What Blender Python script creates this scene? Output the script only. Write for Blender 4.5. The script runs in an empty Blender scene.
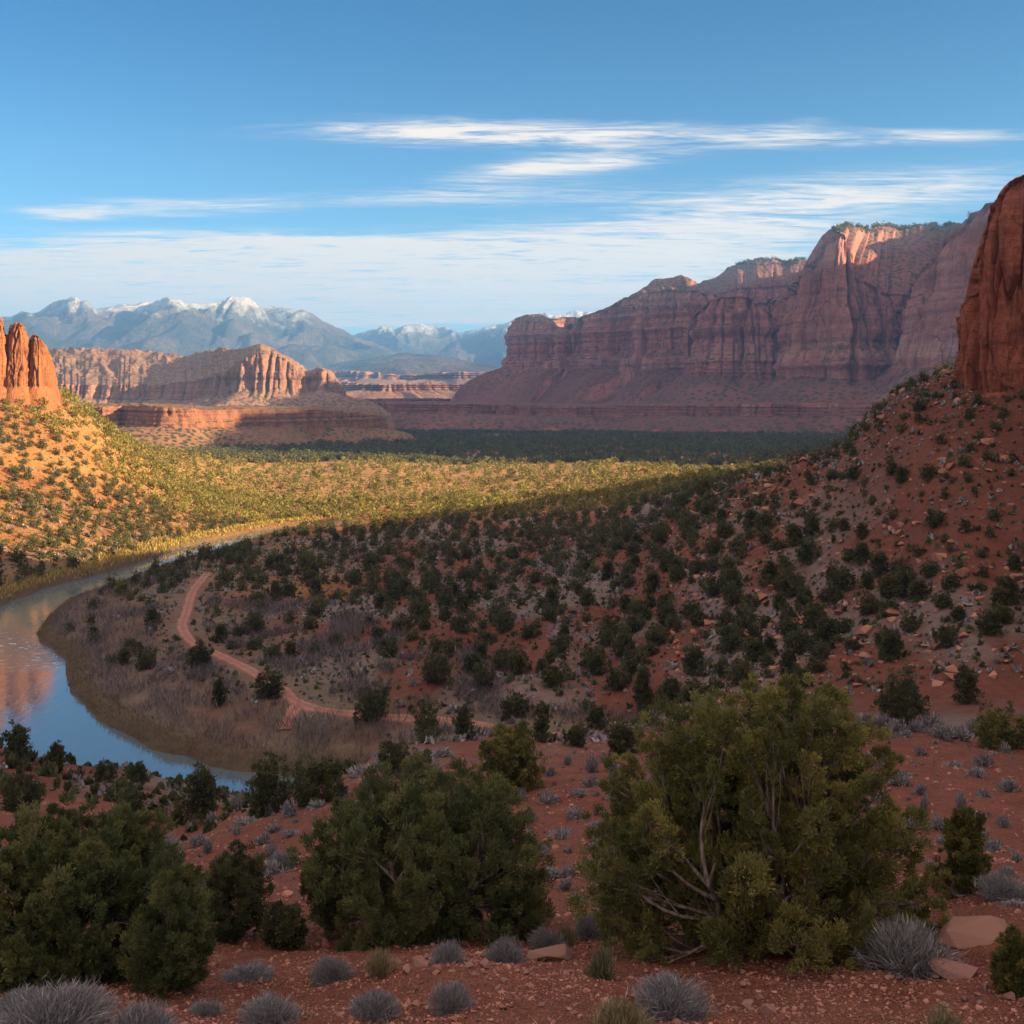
import bpy, math, random
import numpy as np
from math import radians, pi
rng = np.random.default_rng(7)
random.seed(7)
sc = bpy.context.scene
COL = sc.collection

# ------------------------------------------------------------------ camera, sky, sun, exposure
F, CX, HY = 1100.0, 512.0, 395.0          # focal length and eye line of the photograph in pixels
cam = bpy.data.cameras.new('camera'); cam_o = bpy.data.objects.new('camera', cam); COL.objects.link(cam_o)
cam.sensor_width = 36; cam.lens = 36 * F / 1024
cam.shift_y = -(512 - HY) / 1024
cam_o.location = (0, 0, 0); cam_o.rotation_euler = (pi / 2, 0, 0)
cam.clip_start = 0.1; cam.clip_end = 60000
sc.camera = cam_o

SUN_EL = 13.3                              # degrees
SUN_AZ = (0.94, -0.34)                     # horizontal direction towards the sun
az = math.atan2(SUN_AZ[0], SUN_AZ[1])      # clockwise from +y
SKY_STRENGTH = 0.05
w = bpy.data.worlds.new('World'); sc.world = w; w.use_nodes = True
nt = w.node_tree; nt.nodes.clear()
N, L = nt.nodes.new, nt.links.new
out = N('ShaderNodeOutputWorld'); bg = N('ShaderNodeBackground'); L(bg.outputs[0], out.inputs[0])
bg.inputs[1].default_value = SKY_STRENGTH
sky = N('ShaderNodeTexSky'); sky.sky_type = 'NISHITA'; sky.sun_disc = False
sky.sun_elevation = radians(SUN_EL); sky.sun_rotation = az
sky.altitude = 1500; sky.air_density = 1.0; sky.dust_density = 0.6; sky.ozone_density = 2.5
# cirrus: noise on a flat layer high above, so bands foreshorten towards the horizon
geo = N('ShaderNodeTexCoord')
sep = N('ShaderNodeSeparateXYZ'); L(geo.outputs['Generated'], sep.inputs[0])
def M(op, a, b=None, c=None, clamp=False):
    n = N('ShaderNodeMath'); n.operation = op; n.use_clamp = clamp
    for i, v in enumerate((a, b, c)):
        if v is None: continue
        if isinstance(v, (int, float)): n.inputs[i].default_value = v
        else: L(v, n.inputs[i])
    return n.outputs[0]
def SS(v, a, b, lo=0., hi=1.):
    n = N('ShaderNodeMapRange'); n.interpolation_type = 'SMOOTHSTEP'
    L(v, n.inputs[0]); n.inputs[1].default_value = a; n.inputs[2].default_value = b
    n.inputs[3].default_value = lo; n.inputs[4].default_value = hi
    return n.outputs[0]
zz = M('MAXIMUM', sep.outputs[2], 0.004)
zc = M('ADD', zz, 0.035)
u = M('DIVIDE', sep.outputs[0], zc); v = M('DIVIDE', sep.outputs[1], zc)
cmb = N('ShaderNodeCombineXYZ'); L(u, cmb.inputs[0]); L(v, cmb.inputs[1])
def cloud_noise(sx, sy, scale, detail, rough, dist, off, rot=0.0):
    mp = N('ShaderNodeMapping'); L(cmb.outputs[0], mp.inputs[0])
    mp.inputs['Scale'].default_value = (sx, sy, 1); mp.inputs['Location'].default_value = off
    mp.inputs['Rotation'].default_value = (0, 0, rot)
    n = N('ShaderNodeTexNoise'); L(mp.outputs[0], n.inputs['Vector'])
    n.inputs['Scale'].default_value = scale; n.inputs['Detail'].default_value = detail
    n.inputs['Roughness'].default_value = rough; n.inputs['Distortion'].default_value = dist
    return n.outputs[0]
big = cloud_noise(0.28, 0.6, 1.0, 3, 0.5, 0.3, (2.3, 1.1, 0), 0.10)
fine = cloud_noise(1.5, 5.0, 1.0, 10, 0.62, 1.5, (5.1, 0.4, 0), 0.14)
wisp = cloud_noise(3.0, 17.0, 1.0, 9, 0.68, 2.2, (1.7, 8.4, 0), 0.24)
ta = M('DIVIDE', sep.outputs[0], M('MAXIMUM', sep.outputs[1], 0.05)); tb = M('DIVIDE', sep.outputs[2], M('MAXIMUM', sep.outputs[1], 0.05))
tw = M('ADD', tb, M('MULTIPLY', M('SUBTRACT', big, 0.5), 0.05))
banks = None                                             # where the cirrus banks stand in the sky: bearing, height, half sizes, tilt, weight
for px, py, hw, hh, tilt, wt in [(560,141,250,15,0.03,1.0),(440,130,110,14,0.05,.6),(160,203,130,8,0.0,.8),(565,176,100,12,-0.07,1.1),(840,203,190,20,-0.06,1.0),(150,272,360,30,0.0,1.6),(520,262,290,26,-0.03,1.5),(300,240,200,10,0.02,1.0),(940,146,110,9,0.0,.8),(480,200,190,9,0.02,.6),(60,210,60,5,0.03,.7),(420,318,260,12,0,1.3),(790,140,40,13,-.2,.5),(70,305,240,14,0,1.3),(450,296,620,34,0,1.0),(700,235,160,14,-.05,.6)]:
    dx = M('ADD', ta, -(px - CX) / F); dy = M('ADD', tw, -(HY - py) / F)
    dy = M('ADD', dy, M('MULTIPLY', dx, tilt))
    g = M('ADD', M('POWER', M('ABSOLUTE', M('DIVIDE', dx, hw / F)), 2.0), M('POWER', M('ABSOLUTE', M('DIVIDE', dy, hh / F)), 2.0))
    g = M('MULTIPLY', M('POWER', 2.718, M('MULTIPLY', g, -1.0)), wt)
    banks = g if banks is None else M('ADD', banks, g)
banks = M('MINIMUM', banks, 1.5)
tex = M('ADD', M('MULTIPLY', fine, 0.62), M('MULTIPLY', wisp, 0.38))
dens = M('MULTIPLY', banks, M('ADD', M('MULTIPLY', M('SUBTRACT', tex, 0.37), 3.4), 0.12))
mask = M('MULTIPLY', SS(dens, 0.04, 0.80), 0.95)
tint = N('ShaderNodeMix'); tint.data_type = 'RGBA'; tint.blend_type = 'MULTIPLY'; tint.inputs[0].default_value = 1.0
L(sky.outputs[0], tint.inputs[6]); 
tn = N('ShaderNodeMix'); tn.data_type = 'RGBA'; L(SS(sep.outputs[2], 0.05, 0.36), tn.inputs[0])
tn.inputs[6].default_value = (0.60, 0.86, 0.88, 1); tn.inputs[7].default_value = (0.12, 0.46, 0.63, 1); L(tn.outputs[2], tint.inputs[7])
cc = N('ShaderNodeMix'); cc.data_type = 'RGBA'
L(mask, cc.inputs[0]); L(tint.outputs[2], cc.inputs[6])
# unseen bright cloud sheet, added overhead and behind to fill the shaded ground
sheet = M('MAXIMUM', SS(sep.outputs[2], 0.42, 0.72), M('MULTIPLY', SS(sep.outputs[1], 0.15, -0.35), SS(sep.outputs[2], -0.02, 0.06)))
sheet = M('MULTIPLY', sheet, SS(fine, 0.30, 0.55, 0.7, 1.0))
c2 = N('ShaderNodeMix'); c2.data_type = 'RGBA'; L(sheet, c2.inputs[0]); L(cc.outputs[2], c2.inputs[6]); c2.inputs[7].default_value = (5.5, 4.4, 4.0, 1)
cc.inputs[7].default_value = (5.4, 4.6, 3.8, 1)
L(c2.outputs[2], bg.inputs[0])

sd = bpy.data.lights.new('sun', 'SUN'); sd.energy = 5.0; sd.angle = radians(0.5); sd.color = (1.0, 0.73, 0.38)
so = bpy.data.objects.new('sun', sd); COL.objects.link(so)
from mathutils import Vector
sv = Vector((SUN_AZ[0] * math.cos(radians(SUN_EL)), SUN_AZ[1] * math.cos(radians(SUN_EL)), math.sin(radians(SUN_EL))))
so.rotation_euler = sv.to_track_quat('Z', 'Y').to_euler(); so.location = (300, -100, 300)

sc.view_settings.view_transform = 'Standard'; sc.view_settings.look = 'None'
sc.view_settings.exposure = 2.25; sc.view_settings.gamma = 1.0
sc.render.engine = 'CYCLES'
cy = sc.cycles
cy.use_denoising = True
cy.max_bounces = 5; cy.diffuse_bounces = 2; cy.glossy_bounces = 3; cy.transmission_bounces = 2; cy.transparent_max_bounces = 4
cy.volume_bounces = 0
cy.sample_clamp_indirect = 4

# ------------------------------------------------------------------ helpers: numbers
_p = rng.permutation(512).astype(np.int64); _perm = np.concatenate([_p, _p, _p, _p])
_g3 = rng.normal(size=(512, 3)); _g3 /= np.linalg.norm(_g3, axis=1)[:, None]
def noise3(x, y, z):
    x, y, z = np.broadcast_arrays(np.asarray(x, float), np.asarray(y, float), np.asarray(z, float))
    xi, yi, zi = np.floor(x).astype(np.int64), np.floor(y).astype(np.int64), np.floor(z).astype(np.int64)
    xf, yf, zf = x - xi, y - yi, z - zi
    f = lambda t: t * t * t * (t * (t * 6 - 15) + 10)
    uu, vv, ww = f(xf), f(yf), f(zf)
    r = 0
    for dx in (0, 1):
        wx = uu if dx else 1 - uu
        a = _perm[(xi + dx) & 511]
        for dy in (0, 1):
            wy = wx * (vv if dy else 1 - vv)
            b = _perm[(a + yi + dy) & 511]
            for dz in (0, 1):
                h = _perm[(b + zi + dz) & 511]
                g = _g3[h]
                r = r + wy * (ww if dz else 1 - ww) * (g[..., 0] * (xf - dx) + g[..., 1] * (yf - dy) + g[..., 2] * (zf - dz))
    return r * 1.5
def fbm(x, y, z=0.0, o=4, gain=0.5, lac=2.03):
    r = 0; a = 1.0; t = 0.0
    x = np.asarray(x, float); y = np.asarray(y, float); z = np.asarray(z, float)
    for k in range(o):
        r = r + a * noise3(x, y, z + k * 17.3); t += a
        a *= gain; x = x * lac; y = y * lac; z = z * lac
    return r / t * 1.4
def ridged(x, y, z=0.0, o=4, gain=0.5, lac=2.03):
    r = 0; a = 1.0; t = 0.0
    x = np.asarray(x, float); y = np.asarray(y, float); z = np.asarray(z, float)
    for k in range(o):
        r = r + a * (1 - np.abs(noise3(x, y, z + k * 11.7)) * 2); t += a
        a *= gain; x = x * lac; y = y * lac; z = z * lac
    return r / t
def sstep(x, a, b):
    t = np.clip((x - a) / (b - a), 0, 1); return t * t * (3 - 2 * t)
def wpt(px, py, d): return ((px - CX) / F * d, d, (HY - py) / F * d)
def plane_pt(px, py, z=-40.0):
    d = z * F / (HY - py); return ((px - CX) / F * d, d)

# ------------------------------------------------------------------ helpers: objects and materials
def tag(o, label=None, cat=None, group=None, kind=None):
    if label: o['label'] = label
    if cat: o['category'] = cat
    if group: o['group'] = group
    if kind: o['kind'] = kind
    return o
def new_mesh(name, verts, faces=None, quads=None, tris=None, mats=(), smooth=True, attr=None, matidx=None):
    me = bpy.data.meshes.new(name)
    verts = np.ascontiguousarray(verts, np.float32)
    parts, starts, tot, base = [], [], [], 0
    for arr, k in ((quads, 4), (tris, 3)):
        if arr is not None and len(arr):
            arr = np.asarray(arr, np.int32); parts.append(arr.ravel())
            starts.append(base + np.arange(len(arr)) * k); tot.append(np.full(len(arr), k)); base += arr.size
    loops = np.concatenate(parts); starts = np.concatenate(starts).astype(np.int32); tot = np.concatenate(tot).astype(np.int32)
    me.vertices.add(len(verts)); me.vertices.foreach_set('co', verts.ravel())
    me.loops.add(len(loops)); me.loops.foreach_set('vertex_index', loops)
    me.polygons.add(len(starts)); me.polygons.foreach_set('loop_start', starts)
    me.update(calc_edges=True)
    if attr is not None:
        for an, arr in attr.items():
            arr = np.asarray(arr, np.float32)
            if arr.ndim == 2:
                if arr.shape[1] == 3: arr = np.concatenate([arr, np.ones((len(arr), 1), np.float32)], 1)
                a = me.attributes.new(an, 'FLOAT_COLOR', 'POINT'); a.data.foreach_set('color', np.ascontiguousarray(arr).ravel())
            else:
                a = me.attributes.new(an, 'FLOAT', 'POINT'); a.data.foreach_set('value', np.ascontiguousarray(arr))
    for m in mats: me.materials.append(m)
    if matidx is not None: me.polygons.foreach_set('material_index', np.asarray(matidx, np.int32))
    me.polygons.foreach_set('use_smooth', np.full(len(starts), smooth, dtype=bool))
    me.validate(); me.update()
    return me
def link(name, me, parent=None, loc=None):
    o = bpy.data.objects.new(name, me); COL.objects.link(o)
    if parent: o.parent = parent
    if loc is not None: o.location = loc
    return o
def grid_quads(nu, nv, wrap=False):
    i, j = np.meshgrid(np.arange(nu if wrap else nu - 1), np.arange(nv - 1), indexing='ij')
    i2 = (i + 1) % nu
    return np.stack([i * nv + j, i2 * nv + j, i2 * nv + j + 1, i * nv + j + 1], -1).reshape(-1, 4)

class Mat:
    """small node-graph writer"""
    def __init__(s, name, rough=0.9, spec=0.2):
        s.m = bpy.data.materials.new(name); s.m.use_nodes = True; s.nt = s.m.node_tree
        s.b = s.nt.nodes['Principled BSDF']; s.b.inputs['Roughness'].default_value = rough
        s.b.inputs['Specular IOR Level'].default_value = spec
    def n(s, t): return s.nt.nodes.new(t)
    def l(s, a, b): s.nt.links.new(a, b)
    def put(s, sock, v):
        if isinstance(v, bpy.types.NodeSocket): s.l(v, sock)
        elif isinstance(v, (tuple, list)) and len(v) == 3 and sock.type == 'RGBA': sock.default_value = (*v, 1)
        else: sock.default_value = v
    def math(s, op, a, b=0.0, clamp=False):
        n = s.n('ShaderNodeMath'); n.operation = op; n.use_clamp = clamp
        s.put(n.inputs[0], a); s.put(n.inputs[1], b); return n.outputs[0]
    def mix(s, f, a, b, mode='MIX'):
        n = s.n('ShaderNodeMix'); n.data_type = 'RGBA'; n.blend_type = mode
        s.put(n.inputs[0], f); s.put(n.inputs[6], a); s.put(n.inputs[7], b); return n.outputs[2]
    def ramp(s, v, a, b, lo=0.0, hi=1.0):
        n = s.n('ShaderNodeMapRange'); n.interpolation_type = 'SMOOTHSTEP'; s.put(n.inputs[0], v)
        for k, x in enumerate((a, b, lo, hi)): n.inputs[k + 1].default_value = x
        return n.outputs[0]
    def pos(s): return s.n('ShaderNodeNewGeometry').outputs['Position']
    def objpos(s): return s.n('ShaderNodeTexCoord').outputs['Object']
    def scaled(s, v, sc3):
        n = s.n('ShaderNodeVectorMath'); n.operation = 'MULTIPLY'; s.l(v, n.inputs[0]); n.inputs[1].default_value = sc3; return n.outputs[0]
    def noise(s, v, scale, detail=4, rough=0.55, dist=0.0):
        n = s.n('ShaderNodeTexNoise'); s.l(v, n.inputs['Vector']); n.inputs['Scale'].default_value = scale
        n.inputs['Detail'].default_value = detail; n.inputs['Roughness'].default_value = rough; n.inputs['Distortion'].default_value = dist
        return n.outputs[0]
    def voro(s, v, scale, feat='F1'):
        n = s.n('ShaderNodeTexVoronoi'); s.l(v, n.inputs['Vector']); n.inputs['Scale'].default_value = scale; n.feature = feat
        return n
    def attr(s, name):
        n = s.n('ShaderNodeAttribute'); n.attribute_name = name; return n
    def bump(s, h, strength=0.5, dist=0.1):
        n = s.n('ShaderNodeBump'); n.inputs['Strength'].default_value = strength; n.inputs['Distance'].default_value = dist
        s.l(h, n.inputs['Height']); s.l(n.outputs[0], s.b.inputs['Normal'])
    def color(s, c): s.put(s.b.inputs['Base Color'], c)

# ------------------------------------------------------------------ the terrain as a function
CP = []                                     # control points: pixel, pixel, distance
def cp(*rows):
    for r in rows: CP.append(wpt(*r))
cp((512,1024,11.5),(0,1024,11.5),(1024,1024,11.3),(-400,1024,11.5),(1500,1000,11.5),
   (735,950,15),(130,1000,13),(420,950,16),(1000,890,17),(985,925,15.5),(240,965,15.5),(560,945,16.5),
   (560,900,25),(330,885,27),(180,890,28),(40,880,30),(1010,840,30),(800,850,30),(-200,850,32),(1300,800,32),
   (250,850,42),(100,850,45),(560,830,40),(900,800,40),(700,790,46),(420,820,46),
   (120,800,72),(30,768,88),(-40,750,92),(-150,740,95),(70,785,82),
   (185,842,66),(235,815,68),(290,790,67),(340,775,66),(420,760,64),(550,744,62),(650,734,62),(750,722,61),(830,719,59),(920,729,59),(1024,747,57),(1200,760,55),
   (430,748,92),(560,737,116),(330,713,127),(480,723,124),(640,722,113),(700,702,110),(830,704,98),(920,712,88),(1024,714,84),(1024,690,93),(1200,690,85),
   (330,790,90),(250,790,98))
cp((512,690,125),(450,681,133),(450,640,157),(450,600,188),(450,560,237),(450,520,330),(450,500,420),
   (300,690,136),(300,640,166),(300,600,200),(300,560,255),(300,537,300),(230,600,197),(240,640,168),(215,570,236),
   (150,650,160),(120,620,180),(170,600,200),(200,700,135),(120,690,140),(290,725,123),
   (650,690,117),(650,640,138),(650,600,162),(650,560,200),(650,520,270),(650,490,380),(650,474,520),
   (560,655,140),(560,620,165),(560,580,205),(560,540,270),(560,500,390),
   (800,690,104),(800,640,120),(800,600,136),(800,560,151),(800,520,165),(800,490,175),(800,458,186),
   (900,690,96),(900,640,111),(900,600,123),(900,560,133),(900,520,142),(900,480,150),(900,440,158),(900,399,168),
   (960,372,172),(1024,690,90),(1024,640,103),(1024,600,112),(1024,560,121),(1024,520,128),(1024,480,136),(1024,440,144),(1024,400,152),(1024,368,160),
   (1150,600,110),(1150,480,130),(1150,380,150),(700,505,215),(740,484,205))
CP += [(125,261,-1),(213,444,-3),(302,629,-14),(92,261,-9),(68,261,-23),(157,444,-18),(116,444,-30),(222,629,-29),(165,629,-38),
       (125,200,-2),(170,170,3),(170,250,3),(260,400,0),(400,600,-12),(330,250,6),(130,120,8),(110,90,8),
       (0,6,-5.0),(0,0,-3.2),(8,0,-2.5),(-10,0,-4),(0,-20,-2),(14,8,-4.2),(25,10,-3.5),(-20,10,-8),(-60,30,-20),
       (60,0,26),(62,30,24),(58,60,12),(75,60,20),(60,-40,30),(60,-120,34),(110,0,34),(110,-100,40),(200,0,36),(200,-150,40),(30,-60,4),(-60,-60,-12),(-200,-100,-30),(0,-200,4),
       (95,95,14),(260,90,26)]
cp((0,593,216),(0,560,240),(0,540,252),(0,517,264),(0,507,288),(0,470,310),(0,430,330),(0,388,340),(30,388,342),(-60,390,335),(-150,388,328),
   (60,560,251),(60,530,265),(60,503,290),(60,460,320),(60,422,345),(60,394,358),(80,407,362),(100,424,368),(115,438,374),(105,455,345),(150,466,388),
   (130,546,276),(130,520,300),(130,492,335),(130,464,375),(130,452,405),
   (200,534,304),(200,514,342),(200,495,392),(200,480,470),(70,500,300),
   (260,522,342),(260,502,410),(330,508,390),(330,490,470),
   (-150,538,240),(-150,440,290),(-150,372,322),(-150,360,420),(-400,490,250),(-400,410,300),(-400,340,420),(0,400,420),(-300,650,170),(-200,680,155))
CP += [(-200,300,0),(-230,300,7),(-230,340,14),(-200,340,9),(-260,300,13),(-200,260,-8),(-240,260,0),(-172,240,-17),(-190,480,-24),(-130,520,-40),(-260,480,-5),(-260,560,-20),(-60,560,-40.3),(0,520,-40.2),(100,560,-40.3),(60,640,-40.6),(-300,640,-40),(-100,680,-41),(200,760,-41),(400,800,-40),(-400,760,-42)]
CP = np.array(CP)
def warp(x, y):
    r = np.hypot(x, y); k = np.log1p(r / 3.0) / np.maximum(r, 1e-6)
    return x * k * 1.6, y * k
_cx, _cy = warp(CP[:, 0], CP[:, 1])
def _phi(r2): return np.sqrt(r2 + 0.03 ** 2)
_A = _phi((_cx[:, None] - _cx) ** 2 + (_cy[:, None] - _cy) ** 2)
_n = len(CP); _B = np.zeros((_n + 3, _n + 3)); _B[:_n, :_n] = _A - 0.02 * np.eye(_n)
_B[:_n, _n] = 1; _B[:_n, _n + 1] = _cx; _B[:_n, _n + 2] = _cy; _B[_n:, :_n] = _B[:_n, _n:].T
_zs = CP[:, 2] / (6 + np.hypot(CP[:, 0], CP[:, 1]))            # fit the slope seen from the eye rather than the height
_W = np.linalg.solve(_B, np.concatenate([_zs, [0, 0, 0]]))
def base_z(x, y):
    x = np.asarray(x, float); y = np.asarray(y, float); sh = x.shape; x = x.ravel(); y = y.ravel()
    res = np.empty(len(x)); qx, qy = warp(x, y)
    for i in range(0, len(x), 60000):
        s = slice(i, i + 60000)
        D = _phi((qx[s, None] - _cx) ** 2 + (qy[s, None] - _cy) ** 2)
        res[s] = D @ _W[:_n] + _W[_n] + _W[_n + 1] * qx[s] + _W[_n + 2] * qy[s]
    r = np.hypot(x, y); res = res * (6 + r)
    far = -40.5 - np.clip(r - 640, 0, 1e9) * 0.0125 + 0 * r
    far = np.maximum(far, -110)
    t = sstep(r, 660, 860)
    res = res * (1 - t) + far * t
    return res.reshape(sh)

OUT = [(330,523),(290,526),(262,530),(235,535),(205,542),(170,552),(140,562),(110,572),(80,580),(50,587),(20,598),(0,606),(-60,630),(-110,680),(-60,722),(0,752),(60,785),(130,805),(200,812),(280,812),(360,800)]
INN = [(360,779),(330,778),(280,775),(230,769),(190,760),(150,747),(110,727),(85,708),(71,692),(67,680),(66,662),(54,651),(40,641),(38,632),(52,615),(75,602),(110,590),(150,574),(190,560),(225,551),(250,543),(268,537),(295,531),(330,527)]
def smooth_line(pts, n=4):
    P = np.array(pts, float); out_ = []
    for i in range(len(P) - 1):
        p0 = P[max(i - 1, 0)]; p1 = P[i]; p2 = P[i + 1]; p3 = P[min(i + 2, len(P) - 1)]
        for k in range(n):
            t = k / n
            out_.append(0.5 * (2 * p1 + (p2 - p0) * t + (2 * p0 - 5 * p1 + 4 * p2 - p3) * t * t + (3 * p1 - p0 - 3 * p2 + p3) * t ** 3))
    out_.append(P[-1]); return np.array(out_)
outer = smooth_line([plane_pt(*p) for p in OUT]); inner = smooth_line([plane_pt(*p) for p in INN])
RIVER = np.concatenate([outer, inner])
def seg_dist(x, y, P, closed):
    n = len(P); d = np.full(x.shape, 1e9)
    for i in range(n if closed else n - 1):
        a = P[i]; b = P[(i + 1) % n]; ab = b - a; t = np.clip(((x - a[0]) * ab[0] + (y - a[1]) * ab[1]) / max(ab @ ab, 1e-9), 0, 1)
        d = np.minimum(d, np.hypot(x - a[0] - t * ab[0], y - a[1] - t * ab[1]))
    return d
def inside(x, y, P):
    c = np.zeros(x.shape, bool); n = len(P)
    for i in range(n):
        a = P[i]; b = P[(i + 1) % n]
        if a[1] == b[1]: continue
        c ^= ((a[1] > y) != (b[1] > y)) & (x < (b[0] - a[0]) * (y - a[1]) / (b[1] - a[1]) + a[0])
    return c
def river_dist(x, y):
    """signed distance to the river's edge, negative in the water; 1e3 where far"""
    x = np.asarray(x, float); y = np.asarray(y, float); d = np.full(x.shape, 1e3)
    m = (x > -140) & (x < 40) & (y > 80) & (y < 380)
    if m.any():
        q = seg_dist(x[m], y[m], RIVER, True); q[inside(x[m], y[m], RIVER)] *= -1; d[m] = q + 0.9 * fbm(x[m] / 5.0, y[m] / 5.0, 4.4, 3) * np.clip(1 - np.abs(q) / 8, 0, 1)
    return d
TRAIL_PX = [(207,574),(200,582),(193,592),(189,603),(186,615),(182,626),(187,637),(197,645),(212,652),(228,660),(245,668),(262,678),(280,688),(292,699),(308,707),(330,711),(352,713),(390,716),(430,719),(480,725),(520,732),(560,736),(610,736)]
SPUR_PX = [(300,704),(290,712),(284,722)]
def trail_pts(px): return smooth_line([plane_pt(p[0], p[1], -36.6 - 0.8 * max(0, (680 - p[1]) / 106)) for p in px], 6)
def ray_ground0(px, py, fn=base_z):
    ds = np.exp(np.linspace(math.log(9), math.log(3000), 1600))
    x = (px - CX) / F * ds; z = (HY - py) / F * ds
    g = fn(x, ds); h = z - g; k = np.argmax(h < 0)
    if not (h < 0).any(): return np.array([x[-1], ds[-1]])
    if k == 0: return np.array([x[0], ds[0]])
    t = h[k - 1] / (h[k - 1] - h[k]); return np.array([x[k - 1] + (x[k] - x[k - 1]) * t, ds[k - 1] + (ds[k] - ds[k - 1]) * t])
TRAIL = trail_pts(TRAIL_PX); SPUR = trail_pts(SPUR_PX)
def trail_dist(x, y):
    x = np.asarray(x, float); y = np.asarray(y, float); d = np.full(x.shape, 1e3)
    m = (x > -100) & (x < 40) & (y > 90) & (y < 260)
    if m.any(): d[m] = np.minimum(seg_dist(x[m], y[m], TRAIL, False), seg_dist(x[m], y[m], SPUR, False))
    return d
def ground_z(x, y, full=False):
    x = np.asarray(x, float); y = np.asarray(y, float)
    z = base_z(x, y); r = np.hypot(x, y)
    hill = sstep(-x - 0.2 * y, 0, 14) * sstep(y, 215, 240) * (1 - sstep(y, 520, 600))        # the hill across the river is evenly rounded
    q = hill > 0
    if q.any():
        xs_, ys_, acc = x[q], y[q], z[q].copy()
        for rad_, cnt in ((6.0, 6), (12.0, 8)):
            for k in range(cnt): acc += base_z(xs_ + rad_ * math.cos(6.2832 * k / cnt), ys_ + rad_ * math.sin(6.2832 * k / cnt))
        z = z.copy(); z[q] += (acc / 15 - z[q]) * hill[q]
    rd = river_dist(x, y); td = trail_dist(x, y)
    tz = -36.6 - 0.8 * np.clip((680 - (HY + 36.9 * F / np.maximum(y, 1))) / 106, 0, 1)
    z = np.where(td < 12, tz + (z - tz) * sstep(td, 1.2, 11), z)
    calm = sstep(rd, 2, 25) * sstep(td, 1.5, 9)
    # washes and hummocks; the further off, the broader
    far_k = sstep(r, 40, 160)
    z = z + calm * far_k * ((1.5 - 1.1 * sstep(-x - 0.2 * y, -10, 10)) * fbm(x / 38, y / 52, 3.1, 4) + 0.35 * fbm(x / 9, y / 9, 7.7, 3))
    gul = np.clip(ridged(x / 34 + 0.3 * fbm(x / 20, y / 20, 1.0, 2), y / 90, 5.5, 2) - 0.72, 0, 1) * 4
    z = z - calm * sstep(r, 90, 200) * (1 - sstep(r, 260, 340)) * (1 - sstep(-x - 0.2 * y, -10, 10)) * gul * 1.9
    near_k = (1 - sstep(r, 60, 140)) * sstep(r, 4, 9)
    z = z + near_k * (0.22 * fbm(x / 3.2, y / 3.2, 9.3, 4) + 0.5 * fbm(x / 14, y / 14, 4.4, 3) * sstep(r, 17, 30) * (1 - 0.75 * sstep(r, 40, 55)))
    z = z + near_k * (1 - sstep(r, 18, 34)) * 0.05 * fbm(x / 0.5, y / 0.5, 2.2, 3)
    z = z + sstep(r, 600, 1500) * 5 * fbm(x / 190, y / 190, 0.4, 4)
    # flood plain and channel
    inner_side = inside_flood(x, y)
    z = np.where(rd < 30, z * sstep(rd, 0, 14) + (-38.6) * (1 - sstep(rd, 0, 14)), z)
    bank = sstep(rd, -2.2, 1.6)
    z = np.where(rd < 2, -42.2 + (z + 42.2) * bank, z)
    z = np.where((rd >= 0) & (rd < 40), np.maximum(z, -39.75), z)
    return z
def inside_flood(x, y): return None
def ray_ground(px, py): return ray_ground0(px, py, ground_z)

# ------------------------------------------------------------------ ground sheet
azs = np.concatenate([np.linspace(-180, -40, 40)[:-1], np.linspace(-40, -27, 60)[:-1], np.linspace(-27, 27, 861)[:-1], np.linspace(27, 75, 200)[:-1], np.linspace(75, 180, 60)[:-1]])
rs = np.concatenate([[0.8, 2, 4, 6, 7.5], np.exp(np.linspace(math.log(9), math.log(420), 470)), np.exp(np.linspace(math.log(420), math.log(2600), 130))[1:], np.exp(np.linspace(math.log(2600), math.log(30000), 30))[1:]])
AZ, RR = np.meshgrid(np.radians(azs), rs, indexing='ij')
gx, gy = RR * np.sin(AZ), RR * np.cos(AZ)
gz = ground_z(gx, gy)
gr = np.hypot(gx, gy)
nu, nv = gx.shape
# what covers the ground: bare red soil, grey sage litter, tan flood-plain grass, golden plain grass
rdg = river_dist(gx, gy); tdg = trail_dist(gx, gy)
pxg = np.where(gy > 1, gx / np.maximum(gy, 1e-3) * F + CX, -999)
soil = np.array([0.30, 0.115, 0.075]); sage_c = np.array([0.29, 0.225, 0.19]); tan_c = np.array([0.25, 0.185, 0.125]); gold_c = np.array([0.50, 0.29, 0.11]); olive = np.array([0.13, 0.095, 0.055])
colr = np.tile(soil, (nu, nv, 1))
var = fbm(gx / 25, gy / 25, 6.0, 4)
colr *= (1 + 0.25 * var)[..., None]
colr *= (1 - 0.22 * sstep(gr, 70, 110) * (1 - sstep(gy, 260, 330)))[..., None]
slope_side = sstep(gx - 0.16 * gy, 0, 40) * sstep(gz, -24, -12)          # the steep red talus at the side
sage_m = sstep(fbm(gx / 16, gy / 30, 1.2, 5) + 0.12, 0.0, 0.32) * sstep(gr, 45, 95) * (1 - slope_side) * (1 - sstep(gr, 500, 900))
sage_m *= 0.85
colr = colr * (1 - sage_m[..., None]) + sage_c * sage_m[..., None]
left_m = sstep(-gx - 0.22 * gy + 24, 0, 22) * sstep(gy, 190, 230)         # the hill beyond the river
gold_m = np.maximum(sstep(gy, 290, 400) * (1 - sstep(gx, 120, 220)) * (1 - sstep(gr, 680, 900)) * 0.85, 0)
colr = np.where((left_m > 0.02)[..., None], colr * (1 - left_m[..., None]) + np.array([0.37, 0.155, 0.062]) * left_m[..., None], colr)
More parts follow.
